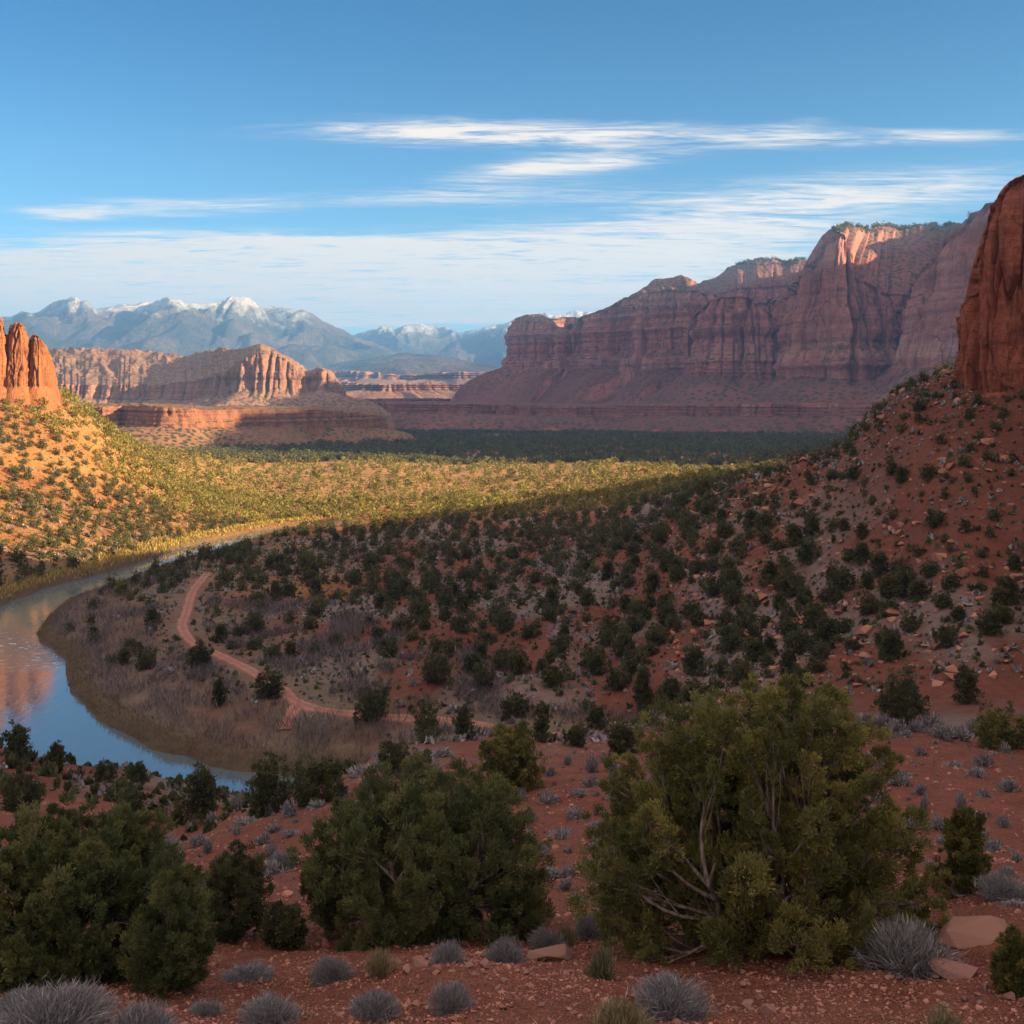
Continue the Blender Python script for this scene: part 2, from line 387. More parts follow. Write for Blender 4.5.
gold_m = np.maximum(gold_m, left_m * (0.05 + 0.5 * sstep(fbm(gx / 12, gy / 18, 8.1, 4), -0.25, 0.25)))
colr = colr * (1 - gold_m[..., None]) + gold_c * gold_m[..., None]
fl = (1 - sstep(rdg, 20, 46)) * (1 - sstep(gz, -36.8, -35)) * (gy < 300) * (gx > -110)
fl = np.clip(fl, 0, 1) * (0.6 + 0.4 * sstep(fbm(gx / 9, gy / 9, 2.0, 3), -0.2, 0.2))
colr = colr * (1 - fl[..., None]) + tan_c * fl[..., None]
bk = (1 - sstep(rdg, 1.0, 4)) * (rdg < 30)
colr = colr * (1 - 0.7 * bk[..., None]) + olive * 0.7 * bk[..., None]
fw = sstep(gr, 760, 1000)
far_c = np.array([0.11, 0.085, 0.055])
colr = colr * (1 - fw[..., None]) + far_c * fw[..., None]
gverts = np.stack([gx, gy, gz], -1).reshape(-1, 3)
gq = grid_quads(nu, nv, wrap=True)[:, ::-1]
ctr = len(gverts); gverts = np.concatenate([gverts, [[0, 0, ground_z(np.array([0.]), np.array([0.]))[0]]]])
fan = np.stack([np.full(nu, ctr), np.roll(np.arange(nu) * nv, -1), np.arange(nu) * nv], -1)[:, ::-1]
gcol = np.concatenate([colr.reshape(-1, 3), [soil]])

m = Mat('red_ground', 0.95, 0.1)
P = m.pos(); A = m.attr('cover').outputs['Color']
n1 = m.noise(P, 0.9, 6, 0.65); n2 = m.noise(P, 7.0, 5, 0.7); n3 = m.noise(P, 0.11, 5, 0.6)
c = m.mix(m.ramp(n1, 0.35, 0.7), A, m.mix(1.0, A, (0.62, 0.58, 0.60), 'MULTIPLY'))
c = m.mix(m.ramp(n2, 0.52, 0.75, 0, 0.55), c, m.mix(1.0, A, (1.5, 1.35, 1.25), 'MULTIPLY'))
c = m.mix(m.ramp(n3, 0.4, 0.7, 0, 0.5), c, m.mix(1.0, A, (0.7, 0.75, 0.8), 'MULTIPLY'))
pb = m.voro(P, 22.0); sp3 = m.n('ShaderNodeSeparateColor'); m.l(pb.outputs['Color'], sp3.inputs[0])
c = m.mix(m.math('MULTIPLY', m.ramp(pb.outputs['Distance'], 0.42, 0.5, 0.55, 0.15), 1.0), c, m.mix(sp3.outputs[0], m.mix(1.0, A, (0.55, 0.5, 0.5), 'MULTIPLY'), m.mix(1.0, A, (1.35, 1.35, 1.35), 'MULTIPLY')))
m.color(c)
vr = m.voro(P, 9.0); vr2 = m.voro(P, 31.0); h = m.math('ADD', m.math('MULTIPLY', n2, 0.6), m.math('ADD', m.math('MULTIPLY', vr.outputs['Distance'], -0.6), m.math('MULTIPLY', vr2.outputs['Distance'], -0.45)))
m.bump(h, 1.0, 0.16)
ground = link('ground', new_mesh('ground', gverts, quads=gq, tris=fan, mats=[m.m], attr={'cover': gcol}))
tag(ground, kind='structure')

# ------------------------------------------------------------------ trail
def ribbon(P, wid, lift):
    P = np.asarray(P); t = np.gradient(P, axis=0); t /= np.linalg.norm(t, axis=1)[:, None]; nrm = np.stack([-t[:, 1], t[:, 0]], 1)
    K = 9; V = []
    for k in range(K):
        f = k / (K - 1) - 0.5
        q = P + nrm * (f * wid * (1 + 0.3 * noise3(P[:, 0] * .3, P[:, 1] * .3, 2.0) + 0.45 * noise3(P[:, 0] * 1.1, P[:, 1] * 1.1, 4.0 + (3 if f > 0 else 0))))[:, None]
        z = ground_z(q[:, 0], q[:, 1]); V.append(np.stack([q[:, 0], q[:, 1], z + lift - (0.35 if k in (0, K - 1) else 0)], 1))
    return np.stack(V, 1)
def resample(P, step):
    s = np.concatenate([[0], np.cumsum(np.hypot(*np.diff(P, axis=0).T))]); q = np.arange(0, s[-1], step)
    return np.stack([np.interp(q, s, P[:, 0]), np.interp(q, s, P[:, 1])], 1)
m = Mat('trail_dirt', 0.95, 0.1); P = m.pos()
ac = m.math('ADD', m.attr('across').outputs['Fac'], m.math('MULTIPLY', m.math('SUBTRACT', m.noise(P, 0.9, 4), 0.5), 0.5))
m.color(m.mix(m.math('MAXIMUM', m.ramp(ac, 0.28, 0.08, 0, 0.55), m.ramp(ac, 0.7, 0.95, 0, 0.8)), m.mix(m.ramp(m.noise(P, 0.8, 5), 0.35, 0.7), (0.34, 0.165, 0.12), (0.28, 0.13, 0.095)), (0.19, 0.105, 0.075)))
m.bump(m.noise(P, 3.0, 4), 0.3, 0.05)
across = np.tile(np.abs(np.linspace(-1, 1, 9)), 1)
V1 = ribbon(resample(TRAIL, 0.7), 2.0, 0.16); V2 = ribbon(resample(SPUR, 0.7), 1.8, 0.14)
q1 = grid_quads(V1.shape[0], 9); q2 = grid_quads(V2.shape[0], 9) + V1.shape[0] * 9
tag(link('dirt_path', new_mesh('dirt_path', np.concatenate([V1.reshape(-1, 3), V2.reshape(-1, 3)]), quads=np.concatenate([q1, q2])[:, ::-1], mats=[m.m], attr={'across': np.tile(across, V1.shape[0] + V2.shape[0])})), kind='structure')

# ------------------------------------------------------------------ river water
m = Mat('river_water', 0.04, 0.5)
m.b.inputs['Base Color'].default_value = (0.035, 0.05, 0.06, 1); m.b.inputs['IOR'].default_value = 3.0; m.b.inputs['Metallic'].default_value = 0.12
P = m.pos()
rip = m.noise(m.scaled(P, (1, 0.35, 1)), 0.9, 5, 0.6, 0.4)
riff = m.attr('riffle').outputs['Fac']
sm = m.noise(m.scaled(P, (0.5, 0.25, 1)), 0.25, 2)
rw = m.noise(m.scaled(P, (0.7, 1.0, 1)), 0.9, 3, 0.6, 1.2)
m.bump(m.math('ADD', m.math('MULTIPLY', rip, 0.02), m.math('ADD', m.math('MULTIPLY', sm, 0.02), m.math('MULTIPLY', m.math('MULTIPLY', rw, riff), 0.09))), 1.0, 1.0)
foam = m.math('MULTIPLY', riff, m.ramp(rw, 0.58, 0.68))
m.color(m.mix(foam, (0.10, 0.14, 0.16), (0.7, 0.72, 0.75)))
wx = np.linspace(-140, 20, 161); wy = np.linspace(90, 370, 281)
WX, WY = np.meshgrid(wx, wy, indexing='ij')
keep = river_dist(WX, WY) < 3.5
idx = -np.ones(WX.shape, int)
q = grid_quads(161, 281); kk = keep.ravel(); qk = q[kk[q].any(1)]
used = np.unique(qk); remap = -np.ones(WX.size, int); remap[used] = np.arange(len(used))
wv = np.stack([WX.ravel()[used], WY.ravel()[used], np.full(len(used), -40.0)], 1)
c0 = np.array(plane_pt(22, 643)); c1 = np.array(plane_pt(60, 663))
dd = seg_dist(wv[:, 0], wv[:, 1], np.array([plane_pt(-60, 632), plane_pt(10, 640), plane_pt(52, 660)]), False)
rf = np.clip(1 - dd / 9.5, 0, 1) ** 1.2
rf = np.maximum(rf, 0.10 * np.exp(-((wv[:, 1] - 225) / 28) ** 2))
tag(link('river', new_mesh('river', wv, quads=remap[qk], mats=[m.m], attr={'riffle': rf})), kind='structure')

# ------------------------------------------------------------------ rock materials
def rock_mat(name, red, pale, dark, band=None, scale=1.0, strata=1.0, veg=0.0, varnish=0.6, talus=None, joints=0.6):
    """layered sandstone: strata by height, dark water streaks down the walls, shrubs as speckle on slopes"""
    m = Mat(name, 0.93, 0.12); P = m.pos()
    wv_ = m.noise(m.scaled(P, (0.012 / scale, 0.012 / scale, 0.03 / scale)), 1.0, 4)
    sx = m.n('ShaderNodeSeparateXYZ'); m.l(P, sx.inputs[0]); Z = sx.outputs[2]
    zz = m.math('ADD', Z, m.math('MULTIPLY', wv_, 14.0 * scale))
    cz = m.n('ShaderNodeCombineXYZ'); m.l(zz, cz.inputs[2])
    st = m.noise(cz.outputs[0], 0.16 / scale, 6, 0.7)
    st2 = m.noise(cz.outputs[0], 0.035 / scale, 3, 0.6)
    patch = m.noise(P, 0.02 / scale, 5, 0.6)
    c = m.mix(m.ramp(st, 0.35, 0.68, 0, 0.75 * strata), red, m.mix(0.5, red, dark))
    c = m.mix(m.ramp(st2, 0.5, 0.72, 0, 0.5 * strata), c, pale)
    c = m.mix(m.ramp(patch, 0.45, 0.75, 0, 0.5), c, m.mix(0.6, dark, red))
    if band:
        for (z0, z1, amt, colr_) in band:
            up = m.ramp(zz, z0 - 0.12 * (z1 - z0), z0 + 0.12 * (z1 - z0)); dn = m.ramp(zz, z1 - 0.3 * (z1 - z0), z1 + 0.2 * (z1 - z0), 1, 0)
            f = m.math('MULTIPLY', m.math('MULTIPLY', up, dn), m.ramp(m.noise(P, 0.012 / scale, 4), 0.3, 0.65, 0.35 * amt, amt))
            c = m.mix(f, c, colr_)
    streak = m.noise(m.scaled(P, (0.09 / scale, 0.09 / scale, 0.006 / scale)), 1.0, 6, 0.72, 0.3)
    steep = m.n('ShaderNodeSeparateXYZ'); g = m.n('ShaderNodeNewGeometry'); m.l(g.outputs['Normal'], steep.inputs[0])
    wall = m.ramp(steep.outputs[2], 0.35, 0.6, 1, 0)
    c = m.mix(m.math('MULTIPLY', m.ramp(streak, 0.5, 0.72, 0, varnish), wall), c, dark)
    c = m.mix(m.math('MULTIPLY', m.ramp(streak, 0.47, 0.3, 0, 0.35), wall), c, pale)
    st3 = m.noise(m.scaled(P, (0.55 / scale, 0.55 / scale, 0.018 / scale)), 1.0, 7, 0.75, 0.4)
    c = m.mix(m.math('MULTIPLY', m.ramp(st3, 0.52, 0.66, 0, 0.75 * varnish), wall), c, m.mix(0.7, c, dark))
    c = m.mix(m.math('MULTIPLY', m.ramp(st3, 0.46, 0.34, 0, 0.45), wall), c, m.mix(0.5, c, pale))
    bed = m.noise(cz.outputs[0], 0.9 / scale, 5, 0.75)
    c = m.mix(m.math('MULTIPLY', m.ramp(bed, 0.54, 0.66, 0, 0.5), wall), c, m.mix(0.6, c, dark))
    if joints:
        jw = m.n('ShaderNodeVectorMath'); jw.operation = 'ADD'; m.l(m.scaled(P, (0.22 / scale, 0.22 / scale, 0.065 / scale)), jw.inputs[0])
        jn = m.n('ShaderNodeTexNoise'); m.l(P, jn.inputs['Vector']); jn.inputs['Scale'].default_value = 0.1 / scale; jn.inputs['Detail'].default_value = 4
        js = m.n('ShaderNodeVectorMath'); js.operation = 'SCALE'; m.l(jn.outputs['Color'], js.inputs[0]); js.inputs['Scale'].default_value = 0.9; m.l(js.outputs[0], jw.inputs[1])
        jv = m.n('ShaderNodeTexVoronoi'); jv.feature = 'DISTANCE_TO_EDGE'; m.l(jw.outputs[0], jv.inputs['Vector']); jv.inputs['Scale'].default_value = 1.0
        jl = m.math('MULTIPLY', m.ramp(jv.outputs['Distance'], 0.012, 0.05, 1, 0), m.ramp(m.noise(P, 0.06 / scale, 3), 0.40, 0.62))
        c = m.mix(m.math('MULTIPLY', m.math('MULTIPLY', jl, wall), joints), c, m.mix(0.85, c, (0.03, 0.015, 0.012)))
    if talus:
        c = m.mix(m.math('MULTIPLY', m.ramp(steep.outputs[2], 0.40, 0.62), m.ramp(m.noise(P, 0.03 / scale, 5), 0.25, 0.6, 0.55, 0.95)), c, talus)
    if veg:
        vo = m.voro(P, 0.30 / scale ** 0.6); big = m.noise(P, 0.012 / scale, 4)
        spots = m.ramp(vo.outputs['Distance'], 0.40, 0.5, 1, 0)
        f = m.math('MULTIPLY', m.math('MULTIPLY', spots, m.ramp(steep.outputs[2], 0.45, 0.65)), m.ramp(big, 0.3, 0.6, 0.3 * veg, veg))
        c = m.mix(f, c, (0.05, 0.055, 0.03))
    m.color(c)
    fine_ = m.noise(m.scaled(P, (0.25 / scale, 0.25 / scale, 0.6 / scale)), 1.0, 8, 0.7)
    crack = m.noise(m.scaled(P, (0.3 / scale, 0.3 / scale, 0.03 / scale)), 1.0, 5, 0.7)
    m.bump(m.math('ADD', fine_, m.math('ADD', crack, m.math('MULTIPLY', st, 0.6))), 0.9, 1.6 * scale)
    return m.m

def pchip(x, xs, ys): return np.interp(x, xs, ys)
def cliff(name, st, mat, n_s=500, n_c=70, n_t=36, n_k=26, flute=12.0, flute_len=30.0, batter=0.12, ledge=0.35, talus=34.0, back=400.0, seed=0.0, rim_noise=4.0, close=True, cone=0.75, talus_len=90., cap_drop=0.0, crack=1.0, kind='structure', label=None, cat=None):
    """rock wall. st rows: px, distance, rim y, base y, foot y, cap y, cap run (how far back the rock above the rim climbs to cap y)"""
    S = np.array(st, float)
    X = (S[:, 0] - CX) / F * S[:, 1]; Y = S[:, 1]
    arc = np.concatenate([[0], np.cumsum(np.hypot(np.diff(X), np.diff(Y)))])
    s = np.linspace(0, arc[-1], n_s)
    smo = max(3, int(n_s / 60)) | 1; ker = np.hanning(smo + 2)[1:-1]; ker /= ker.sum()
    def sp(vals, sm=True):
        q = np.interp(s, arc, vals)
        if sm:
            pd = smo // 2; q = np.convolve(np.pad(q, pd, mode='edge'), ker, mode='valid')
        return q
    x0, y0 = sp(X), sp(Y)
    zt = sp((HY - S[:, 2]) / F * S[:, 1], True); zb = sp((HY - S[:, 3]) / F * S[:, 1]); zf = sp((HY - S[:, 4]) / F * S[:, 1])
    zc = sp((HY - S[:, 5]) / F * (S[:, 1] + S[:, 6])) if S.shape[1] > 5 else zt; run = sp(S[:, 6]) if S.shape[1] > 6 else np.full(n_s, back * .3)
    tx, ty = np.gradient(x0), np.gradient(y0); ln = np.hypot(tx, ty); tx /= ln; ty /= ln
    wide = max(5, n_s // 25) | 1; k2 = np.hanning(wide + 2)[1:-1]; k2 /= k2.sum()
    tx = np.convolve(np.pad(tx, wide // 2, mode='edge'), k2, mode='valid'); ty = np.convolve(np.pad(ty, wide // 2, mode='edge'), k2, mode='valid')
    ln = np.hypot(tx, ty); tx /= ln; ty /= ln
    nx, ny = ty, -tx                            # outward for walls listed left to right as seen
    zt = zt + rim_noise * fbm(s / flute_len * 0.8, seed, 3.3, 4) ; zt = np.maximum(zt, zb + 0.02 * (zt - zb))
    H = np.maximum(zt - zb, 0.5)
    # flutes and buttresses, running the height of the wall
    rows = []
    def disp(t, z):
        a = ridged(s / flute_len, z / (flute_len * 9), seed, 3) ** 2
        b = fbm(s / (flute_len * 3.1), z / (flute_len * 12), seed + 4.2, 3)
        c_ = np.clip(ridged(s / (flute_len * 1.1) + 0.12 * fbm(s / flute_len, z / flute_len, seed, 2), z / (flute_len * 14), seed + 8.8, 1) - 0.82, 0, 1) / 0.18 + 0.6 * np.clip(ridged(s / (flute_len * 0.45), z / (flute_len * 5), seed + 5.8, 1) - 0.8, 0, 1) / 0.2
        d_ = fbm(s / (flute_len * 0.28), z / (flute_len * 0.9), seed + 2.7, 4)
        return flute * (0.8 * b + 0.55 * (a - 0.5) - 0.75 * crack * c_ + 0.30 * d_)
    lay = fbm(np.linspace(0, 1, 200) * 9 + seed, seed, 5.1, 4)
    t_len = (zb - zf) / math.tan(radians(talus))
    ends = sstep(np.minimum(s, s[-1] - s) / s[-1], 0.0, 0.1) * 0.95 + 0.05
    run = run * ends; back = back * ends
    rr = np.hypot(x0, y0); bx_, by_ = -x0 / rr, -y0 / rr       # plateau runs back along the line of sight
    for k in range(n_k):                       # plateau from the back to the rim
        t = k / (n_k - 1); tt = (1 - t) ** 1.6
        dist = -(run * np.minimum(tt / 0.35, 1) + back * np.maximum(tt - 0.35, 0) / 0.65)
        z = zt + (zc - zt) * sstep(np.minimum(tt / 0.35, 1), -0.25, 1.0) if S.shape[1] > 5 else zt + 0.0
        if S.shape[1] > 5: z = zt + (zc - zt) * np.minimum(tt / 0.35, 1) ** 0.85
        z = z - cap_drop * np.maximum(tt - 0.35, 0) / 0.65 * H
        wig = fbm((s + 7) / (flute_len * 1.3), dist / (flute_len * 1.3), seed + 1.1, 5)
        gl = ridged(s / (flute_len * 1.2), dist / (flute_len * 5), seed + 6.1, 3)
        amp = np.minimum(tt / 0.1, 1)
        z = z + amp * (rim_noise * 1.2 * wig + (np.abs(zc - zt) * 0.16) * (gl - 0.55))
        dsp = disp(0, zt) * (1 - np.minimum(tt / 0.35, 1))
        rows.append(np.stack([x0 + bx_ * dist + nx * dsp, y0 + by_ * dist + ny * dsp, z], 1))
        if k == 0:
            rear = rows[0].copy(); rear[:, 2] = zf - 5; rear[:, :2] -= np.stack([bx_, by_], 1) * (0.2 * H)[:, None]; rows.insert(0, rear)
    for k in range(1, n_c):
        t = k / (n_c - 1)
        z = zt - H * t
        lz = np.interp((z - zb.min()) / max(zt.max() - zb.min(), 1) * 0.98, np.linspace(0, 1, 200), lay)
        off = batter * H * t ** 1.3 + ledge * flute * lz * min(t * 6, 1)
        top_round = -0.05 * H * max(0, 1 - t / 0.14) ** 2
        dsp = disp(t, z) + off + top_round + 0.04 * flute
        rows.append(np.stack([x0 + nx * dsp, y0 + ny * dsp, z], 1))
    cz = fbm(s / talus_len, seed + 3.3, 0.2, 3)
    for k in range(1, n_t):
        t = k / (n_t - 1)
        dist = batter * H + t_len * (t + cone * cz * math.sin(pi * min(t, 1)) * 0.7)
        z = zb + (zf - zb) * (1 - (1 - t) ** 1.25) + (zb - zf) * cone * cz * (1 - t) * t * 2.2
        n_ = fbm((x0 + nx * dist) / (flute_len * 0.7), (y0 + ny * dist) / (flute_len * 0.7), seed, 5)
        rl = ridged(s / (flute_len * 0.8), t * 1.2, seed + 9.9, 3)
        z = z + (zb - zf) * (0.05 * n_ + 0.05 * (rl - 0.5)) * math.sin(pi * t) ** 0.5
        dsp = disp(1, zb) * max(0, 1 - t * 3)
        rows.append(np.stack([x0 + nx * (dist + dsp), y0 + ny * (dist + dsp), z], 1))
    last = rows[-1].copy(); last[:, 0] += nx * 8; last[:, 1] += ny * 8; last[:, 2] -= 25; rows.append(last)
    V = np.stack(rows, 1); nv_ = V.shape[1]
    o = link(name, new_mesh(name, V.reshape(-1, 3), quads=grid_quads(n_s, nv_), mats=[mat]))
    tag(o, label, cat, kind=kind)
    return o

RED = (0.40, 0.17, 0.135); PALE = (0.50, 0.32, 0.26); DARK = (0.13, 0.055, 0.042)
big_rock = rock_mat('canyon_wall_rock', RED, PALE, DARK, scale=5.0, veg=0.8, strata=0.8, varnish=0.85, talus=(0.15, 0.072, 0.062),
                    band=[(92, 120, 0.5, (0.45, 0.28, 0.215)), (-36, -12, 0.8, (0.42, 0.085, 0.05))])
near_rock = rock_mat('near_cliff_rock', (0.33, 0.105, 0.062), (0.40, 0.16, 0.10), (0.10, 0.038, 0.03), scale=0.6, veg=0.0, strata=0.7, varnish=0.95)
gold_rock = rock_mat('fin_rock', (0.33, 0.135, 0.068), (0.48, 0.22, 0.11), (0.15, 0.055, 0.035), scale=1.0, veg=0.0, varnish=0.5)
mesa_rock = rock_mat('mesa_rock', (0.29, 0.115, 0.07), (0.40, 0.22, 0.14), (0.11, 0.05, 0.04), scale=1.6, veg=1.0, talus=(0.24, 0.13, 0.075))
far_rock = rock_mat('far_rock', (0.33, 0.155, 0.105), (0.48, 0.31, 0.225), (0.14, 0.075, 0.06), scale=3.5, veg=0.7, strata=0.8, talus=(0.27, 0.16, 0.11))

# the great wall across the valley, from its far end to the near one
cliff('canyon_wall', [(640, 3100, 318, 366, 400, 318, 30),(560, 2950, 318, 366, 402, 318, 30),(520, 2720, 322, 366, 404, 322, 30),(507, 2560, 328, 366, 405, 328, 30),(516, 2490, 324, 366, 406, 319, 50),(530, 2450, 322, 366, 406, 315, 70),(541, 2430, 323, 366, 407, 314, 70),(551, 2420, 327, 367, 407, 319, 50),(558, 2415, 330, 367, 407, 327, 40),(566, 2400, 325, 367, 407, 325, 30),(580, 2370, 318, 367, 407, 318, 30),(600, 2330, 309, 368, 408, 309, 30),(618, 2300, 302, 368, 408, 302, 30),(628, 2280, 297, 369, 408, 297, 30),(642, 2250, 292, 369, 408, 287, 60),(655, 2220, 289, 370, 408, 279, 90),(676, 2190, 288, 370, 408, 278, 100),(692, 2160, 288, 371, 408, 280, 80),(705, 2200, 292, 371, 408, 292, 30),(740, 2250, 300, 372, 408, 300, 30),(800, 2300, 300, 372, 408, 300, 30)], big_rock, n_s=1000,
      flute=38, flute_len=70, batter=0.13, back=260, seed=1.7, rim_noise=10, talus_len=130, label='long fluted red canyon wall with notched rim behind a domed butte', cat='cliff')
cliff('rock_butte', [(735,2150,330,372,409),(700,2080,322,372,410),(688,1990,330,372,411),(694,1930,312,372,412),(704,1890,301,373,412),(716,1870,296,373,412),(730,1860,295,374,412),(748,1850,297,374,412),(764,1850,304,374,412),(778,1870,318,375,412),(790,1930,330,375,411),(800,2050,335,375,410)], big_rock, n_s=620,
      flute=26, flute_len=55, batter=0.10, back=90, seed=5.2, rim_noise=5, talus=30, cone=0.2, talus_len=260, label='domed dark red butte standing in front of the canyon wall', cat='butte')
cliff('layered_mesa', [(690,2900,300,340,380,285,120),(705,2800,296,340,380,281,120),(722,2760,292,340,380,272,160),(738,2720,288,340,380,262,190),(760,2700,287,340,380,261,190),(790,2690,285,340,380,261,190),(830,2680,283,340,380,262,180),(900,2680,280,340,380,262,180)], big_rock, n_s=400,
      flute=16, flute_len=50, batter=0.5, back=200, seed=9.1, rim_noise=5, label='flat topped layered mesa set back behind the domed butte', cat='mesa')
cliff('rock_tower', [(790,2300,300,374,406,300,40),(776,2050,312,374,408,310,40),(779,1900,306,374,410,300,40),(790,1810,288,375,410,286,40),(800,1770,274,376,411,272,50),(812,1740,252,377,411,250,50),(822,1720,236,377,412,234,50),(832,1700,229,378,412,227,60),(846,1690,232,378,412,227,110),(858,1690,252,378,412,227,150),(870,1700,276,378,412,228,190),(890,1720,292,378,412,228,240),(915,1740,296,378,412,229,260),(950,1740,290,378,411,230,260),(1000,1730,280,376,410,230,260)], big_rock, n_s=1000,
      flute=34, flute_len=70, batter=0.13, back=70, seed=13.4, rim_noise=5, talus=31, talus_len=220, label='massive flat topped red tower with sunlit shoulder', cat='cliff')
cliff('canyon_buttress', [(920,1950,290,362,405),(908,1750,292,364,406),(912,1640,284,366,408),(922,1580,270,367,409),(936,1530,250,368,410),(948,1490,234,368,411),(958,1460,221,368,411),(968,1430,207,368,412),(984,1400,200,368,412),(1004,1370,196,368,412),(1060,1290,190,368,413),(1150,1170,188,368,415),(1290.7,1010.0,139.1,362.3,438.6),(1437.0,880.0,101.2,360.0,445.0),(1762.0,660.0,18.3,353.3,461.7),(1890.7,600.0,-34.0,358.3,472.0),(2317.4,460.0,-78.5,366.3,495.4),(2564.4,410.0,-7.4,381.6,507.7),(2769.1,385.0,223.6,423.6,515.0),(3093.3,375.0,277.7,430.2,518.2)], big_rock, n_s=700,
      flute=24, flute_len=75, batter=0.22, back=420, seed=17.9, rim_noise=5, talus=31, talus_len=220, label='pale mauve sloping cliff partly hidden by the nearest red cliff', cat='cliff')
cliff('canyon_buttress', [(960.5,2600.0,225.8,310.4,352.7),(1005.8,2250.0,199.4,297.2,346.1),(1073.4,1930.0,183.0,281.0,338.0),(1218.9,1525.0,174.3,258.0,322.9),(1392.0,1250.0,164.4,236.6,307.0),(1722.0,1000.0,120.0,208.0,285.0)], big_rock, n_s=300, flute=16, flute_len=60, batter=0.25, back=300, seed=23.9, rim_noise=8, label='unseen plateau rim added for shade behind the pale mauve cliff', cat='cliff')  # hidden rock mass, added out of frame to shade the tower
cliff('red_bench', [(470,2700,399,406,420),(400,2450,399,406,421),(356,2150,400,407,423),(345,1980,401,409,426),(380,1880,402,411,428),(430,1800,403,412,429),(500,1730,405,414,430),(570,1680,406,416,431),(600,1700,406,416,431),(620,1620,405,415,432),(700,1520,404,416,433),(780,1450,403,416,434),(860,1400,402,415,435),(950,1330,400,414,436),(1060,1240,399,414,437)], big_rock, n_s=700,
      flute=13, flute_len=34, batter=0.25, back=420, seed=21.0, rim_noise=1.5, n_c=26, talus=24, label='low dark red rock bench along the foot of the canyon wall', cat='ledge')
cliff('near_cliff', [(1000, 182, 345, 384, 392),(984, 178, 350, 387, 394),(966, 172, 352, 390, 397),(958, 168, 340, 391, 398),(961, 166, 318, 391, 399),(966, 164, 292, 392, 399),(972, 162.5, 264, 392, 399),(980, 161, 238, 392, 399),(989, 159.5, 212, 392, 399),(998, 158, 193, 392, 399),(1008, 157, 181, 392, 399),(1020, 156, 176, 392, 399),(1034, 155, 173, 392, 399),(1060, 151, 168, 392, 401),(1120, 141, 166, 384, 402),(1230, 121, 170, 384, 404),(1330, 103, 190, 388, 408),(1420, 90, 240, 394, 414)], near_rock, n_s=1400,
      n_c=160, flute=2.1, flute_len=4.2, crack=1.7, batter=0.03, back=9, seed=28.6, rim_noise=0.6, n_t=6, talus=78, ledge=0.22, cone=0.0, label='near red cliff with deep vertical cracks above the boulder slope', cat='cliff')
cliff('rock_fin', [(-260,330,300,380,390),(-150,330,305,384,392),(-60,338,312,386,394),(-20,340,316,386,394),(-4,341,318,386,394),(3,342,320,386,394),(5.5,345,340,386,394),(7.5,345,334,386,394),(9.5,343.5,327,386,394),(14,342.5,324,386,394),(22,343,325,386,394),(26,345,329,386,394),(28,348,339,386,394),(30,347,338,386,394),(33,345,334,386,394),(40,345.5,336,386,394),(46,347.5,344,386,394),(51,352,356,386,395),(54,362,366,386,396),(54,390,372,388,398)], gold_rock, n_s=900,
      n_c=90, flute=1.5, flute_len=3.6, crack=1.3, batter=0.06, back=30, seed=31.3, rim_noise=1.4, n_t=12, talus=62, ledge=0.1, cap_drop=0.6, label='golden sandstone fins in a row on top of the grassy hill', cat='rock fin')
cliff('mid_mesa', [(-200,1250,408,420,440),(0,1060,408,420,445),(75,960,409,422,450),(100,920,407,423,453),(112,930,407,424,453),(124,960,406,425,452),(134,930,406,425,455),(150,900,406,426,457),(170,895,407,426,458),(186,900,408,427,457),(200,930,410,427,455),(240,960,410,427,453),(290,990,410,427,450),(340,1040,411,427,447),(372,1100,415,428,446),(385,1200,418,429,444),(380,1350,418,428,440)], mesa_rock, n_s=640,
      flute=6, flute_len=15, batter=0.2, back=260, seed=37.7, rim_noise=1.6, talus=20, n_c=40, label='low dark mesa with a crumbled cliff rim beyond the wooded plain', cat='mesa')
cliff('red_rock_ridge', [(-60,1900,384,396,412,362,420),(20,1850,382,396,412,356,420),(60,1800,384,397,413,350,420),(110,1800,386,398,414,349,430),(150,1790,386,399,414,352,430),(185,1770,382,399,415,356,400),(205,1740,378,397,415,351,330),(216,1720,372,396,415,349,230),(230,1710,368,394,416,349,150),(245,1700,358,391,416,348,90),(262,1700,352,390,416,345,60),(276,1700,356,390,416,351,50),(290,1700,362,390,416,358,50),(302,1710,370,391,416,366,50),(310,1730,374,392,416,372,50),(320,1710,369,390,416,367,50),(332,1710,374,391,415,372,50),(340,1750,386,394,414,384,50),(346,1850,392,397,412,391,50),(340,2000,392,397,410,391,50)], far_rock, n_s=720,
      flute=15, flute_len=26, batter=0.2, back=260, seed=41.5, rim_noise=4, talus=22, n_k=60, n_c=40, talus_len=70, cone=0.6, label='sunlit red rock ridge with carved buttresses below the mountains', cat='rock ridge')
for i, (rows, sd_) in enumerate([
      ([(300,4200,381,388,400),(330,3900,382,389,402),(360,3800,383,390,403),(390,3750,384,391,404),(420,3800,383,390,404),(450,3900,384,390,404),(500,4000,383,390,404),(560,4200,383,390,404)], 51.0),
      ([(300,5600,372,378,388),(340,5400,371,377,388),(380,5300,372,378,390),(400,5400,375,380,390),(430,5300,373,379,390),(460,5200,372,378,389),(500,5300,374,380,390),(580,5600,374,380,390)], 57.0)]):
    cliff('distant_canyon', rows, far_rock, n_s=420, flute=60, flute_len=75, batter=0.4, back=900, seed=sd_, rim_noise=9, talus=16, n_c=24, n_t=24, n_k=14,
          label=('nearer line of pale red canyon ledges at the foot of the blue mountains', 'farther line of hazy red canyon ledges under the blue mountains')[i], cat='canyon ledges')

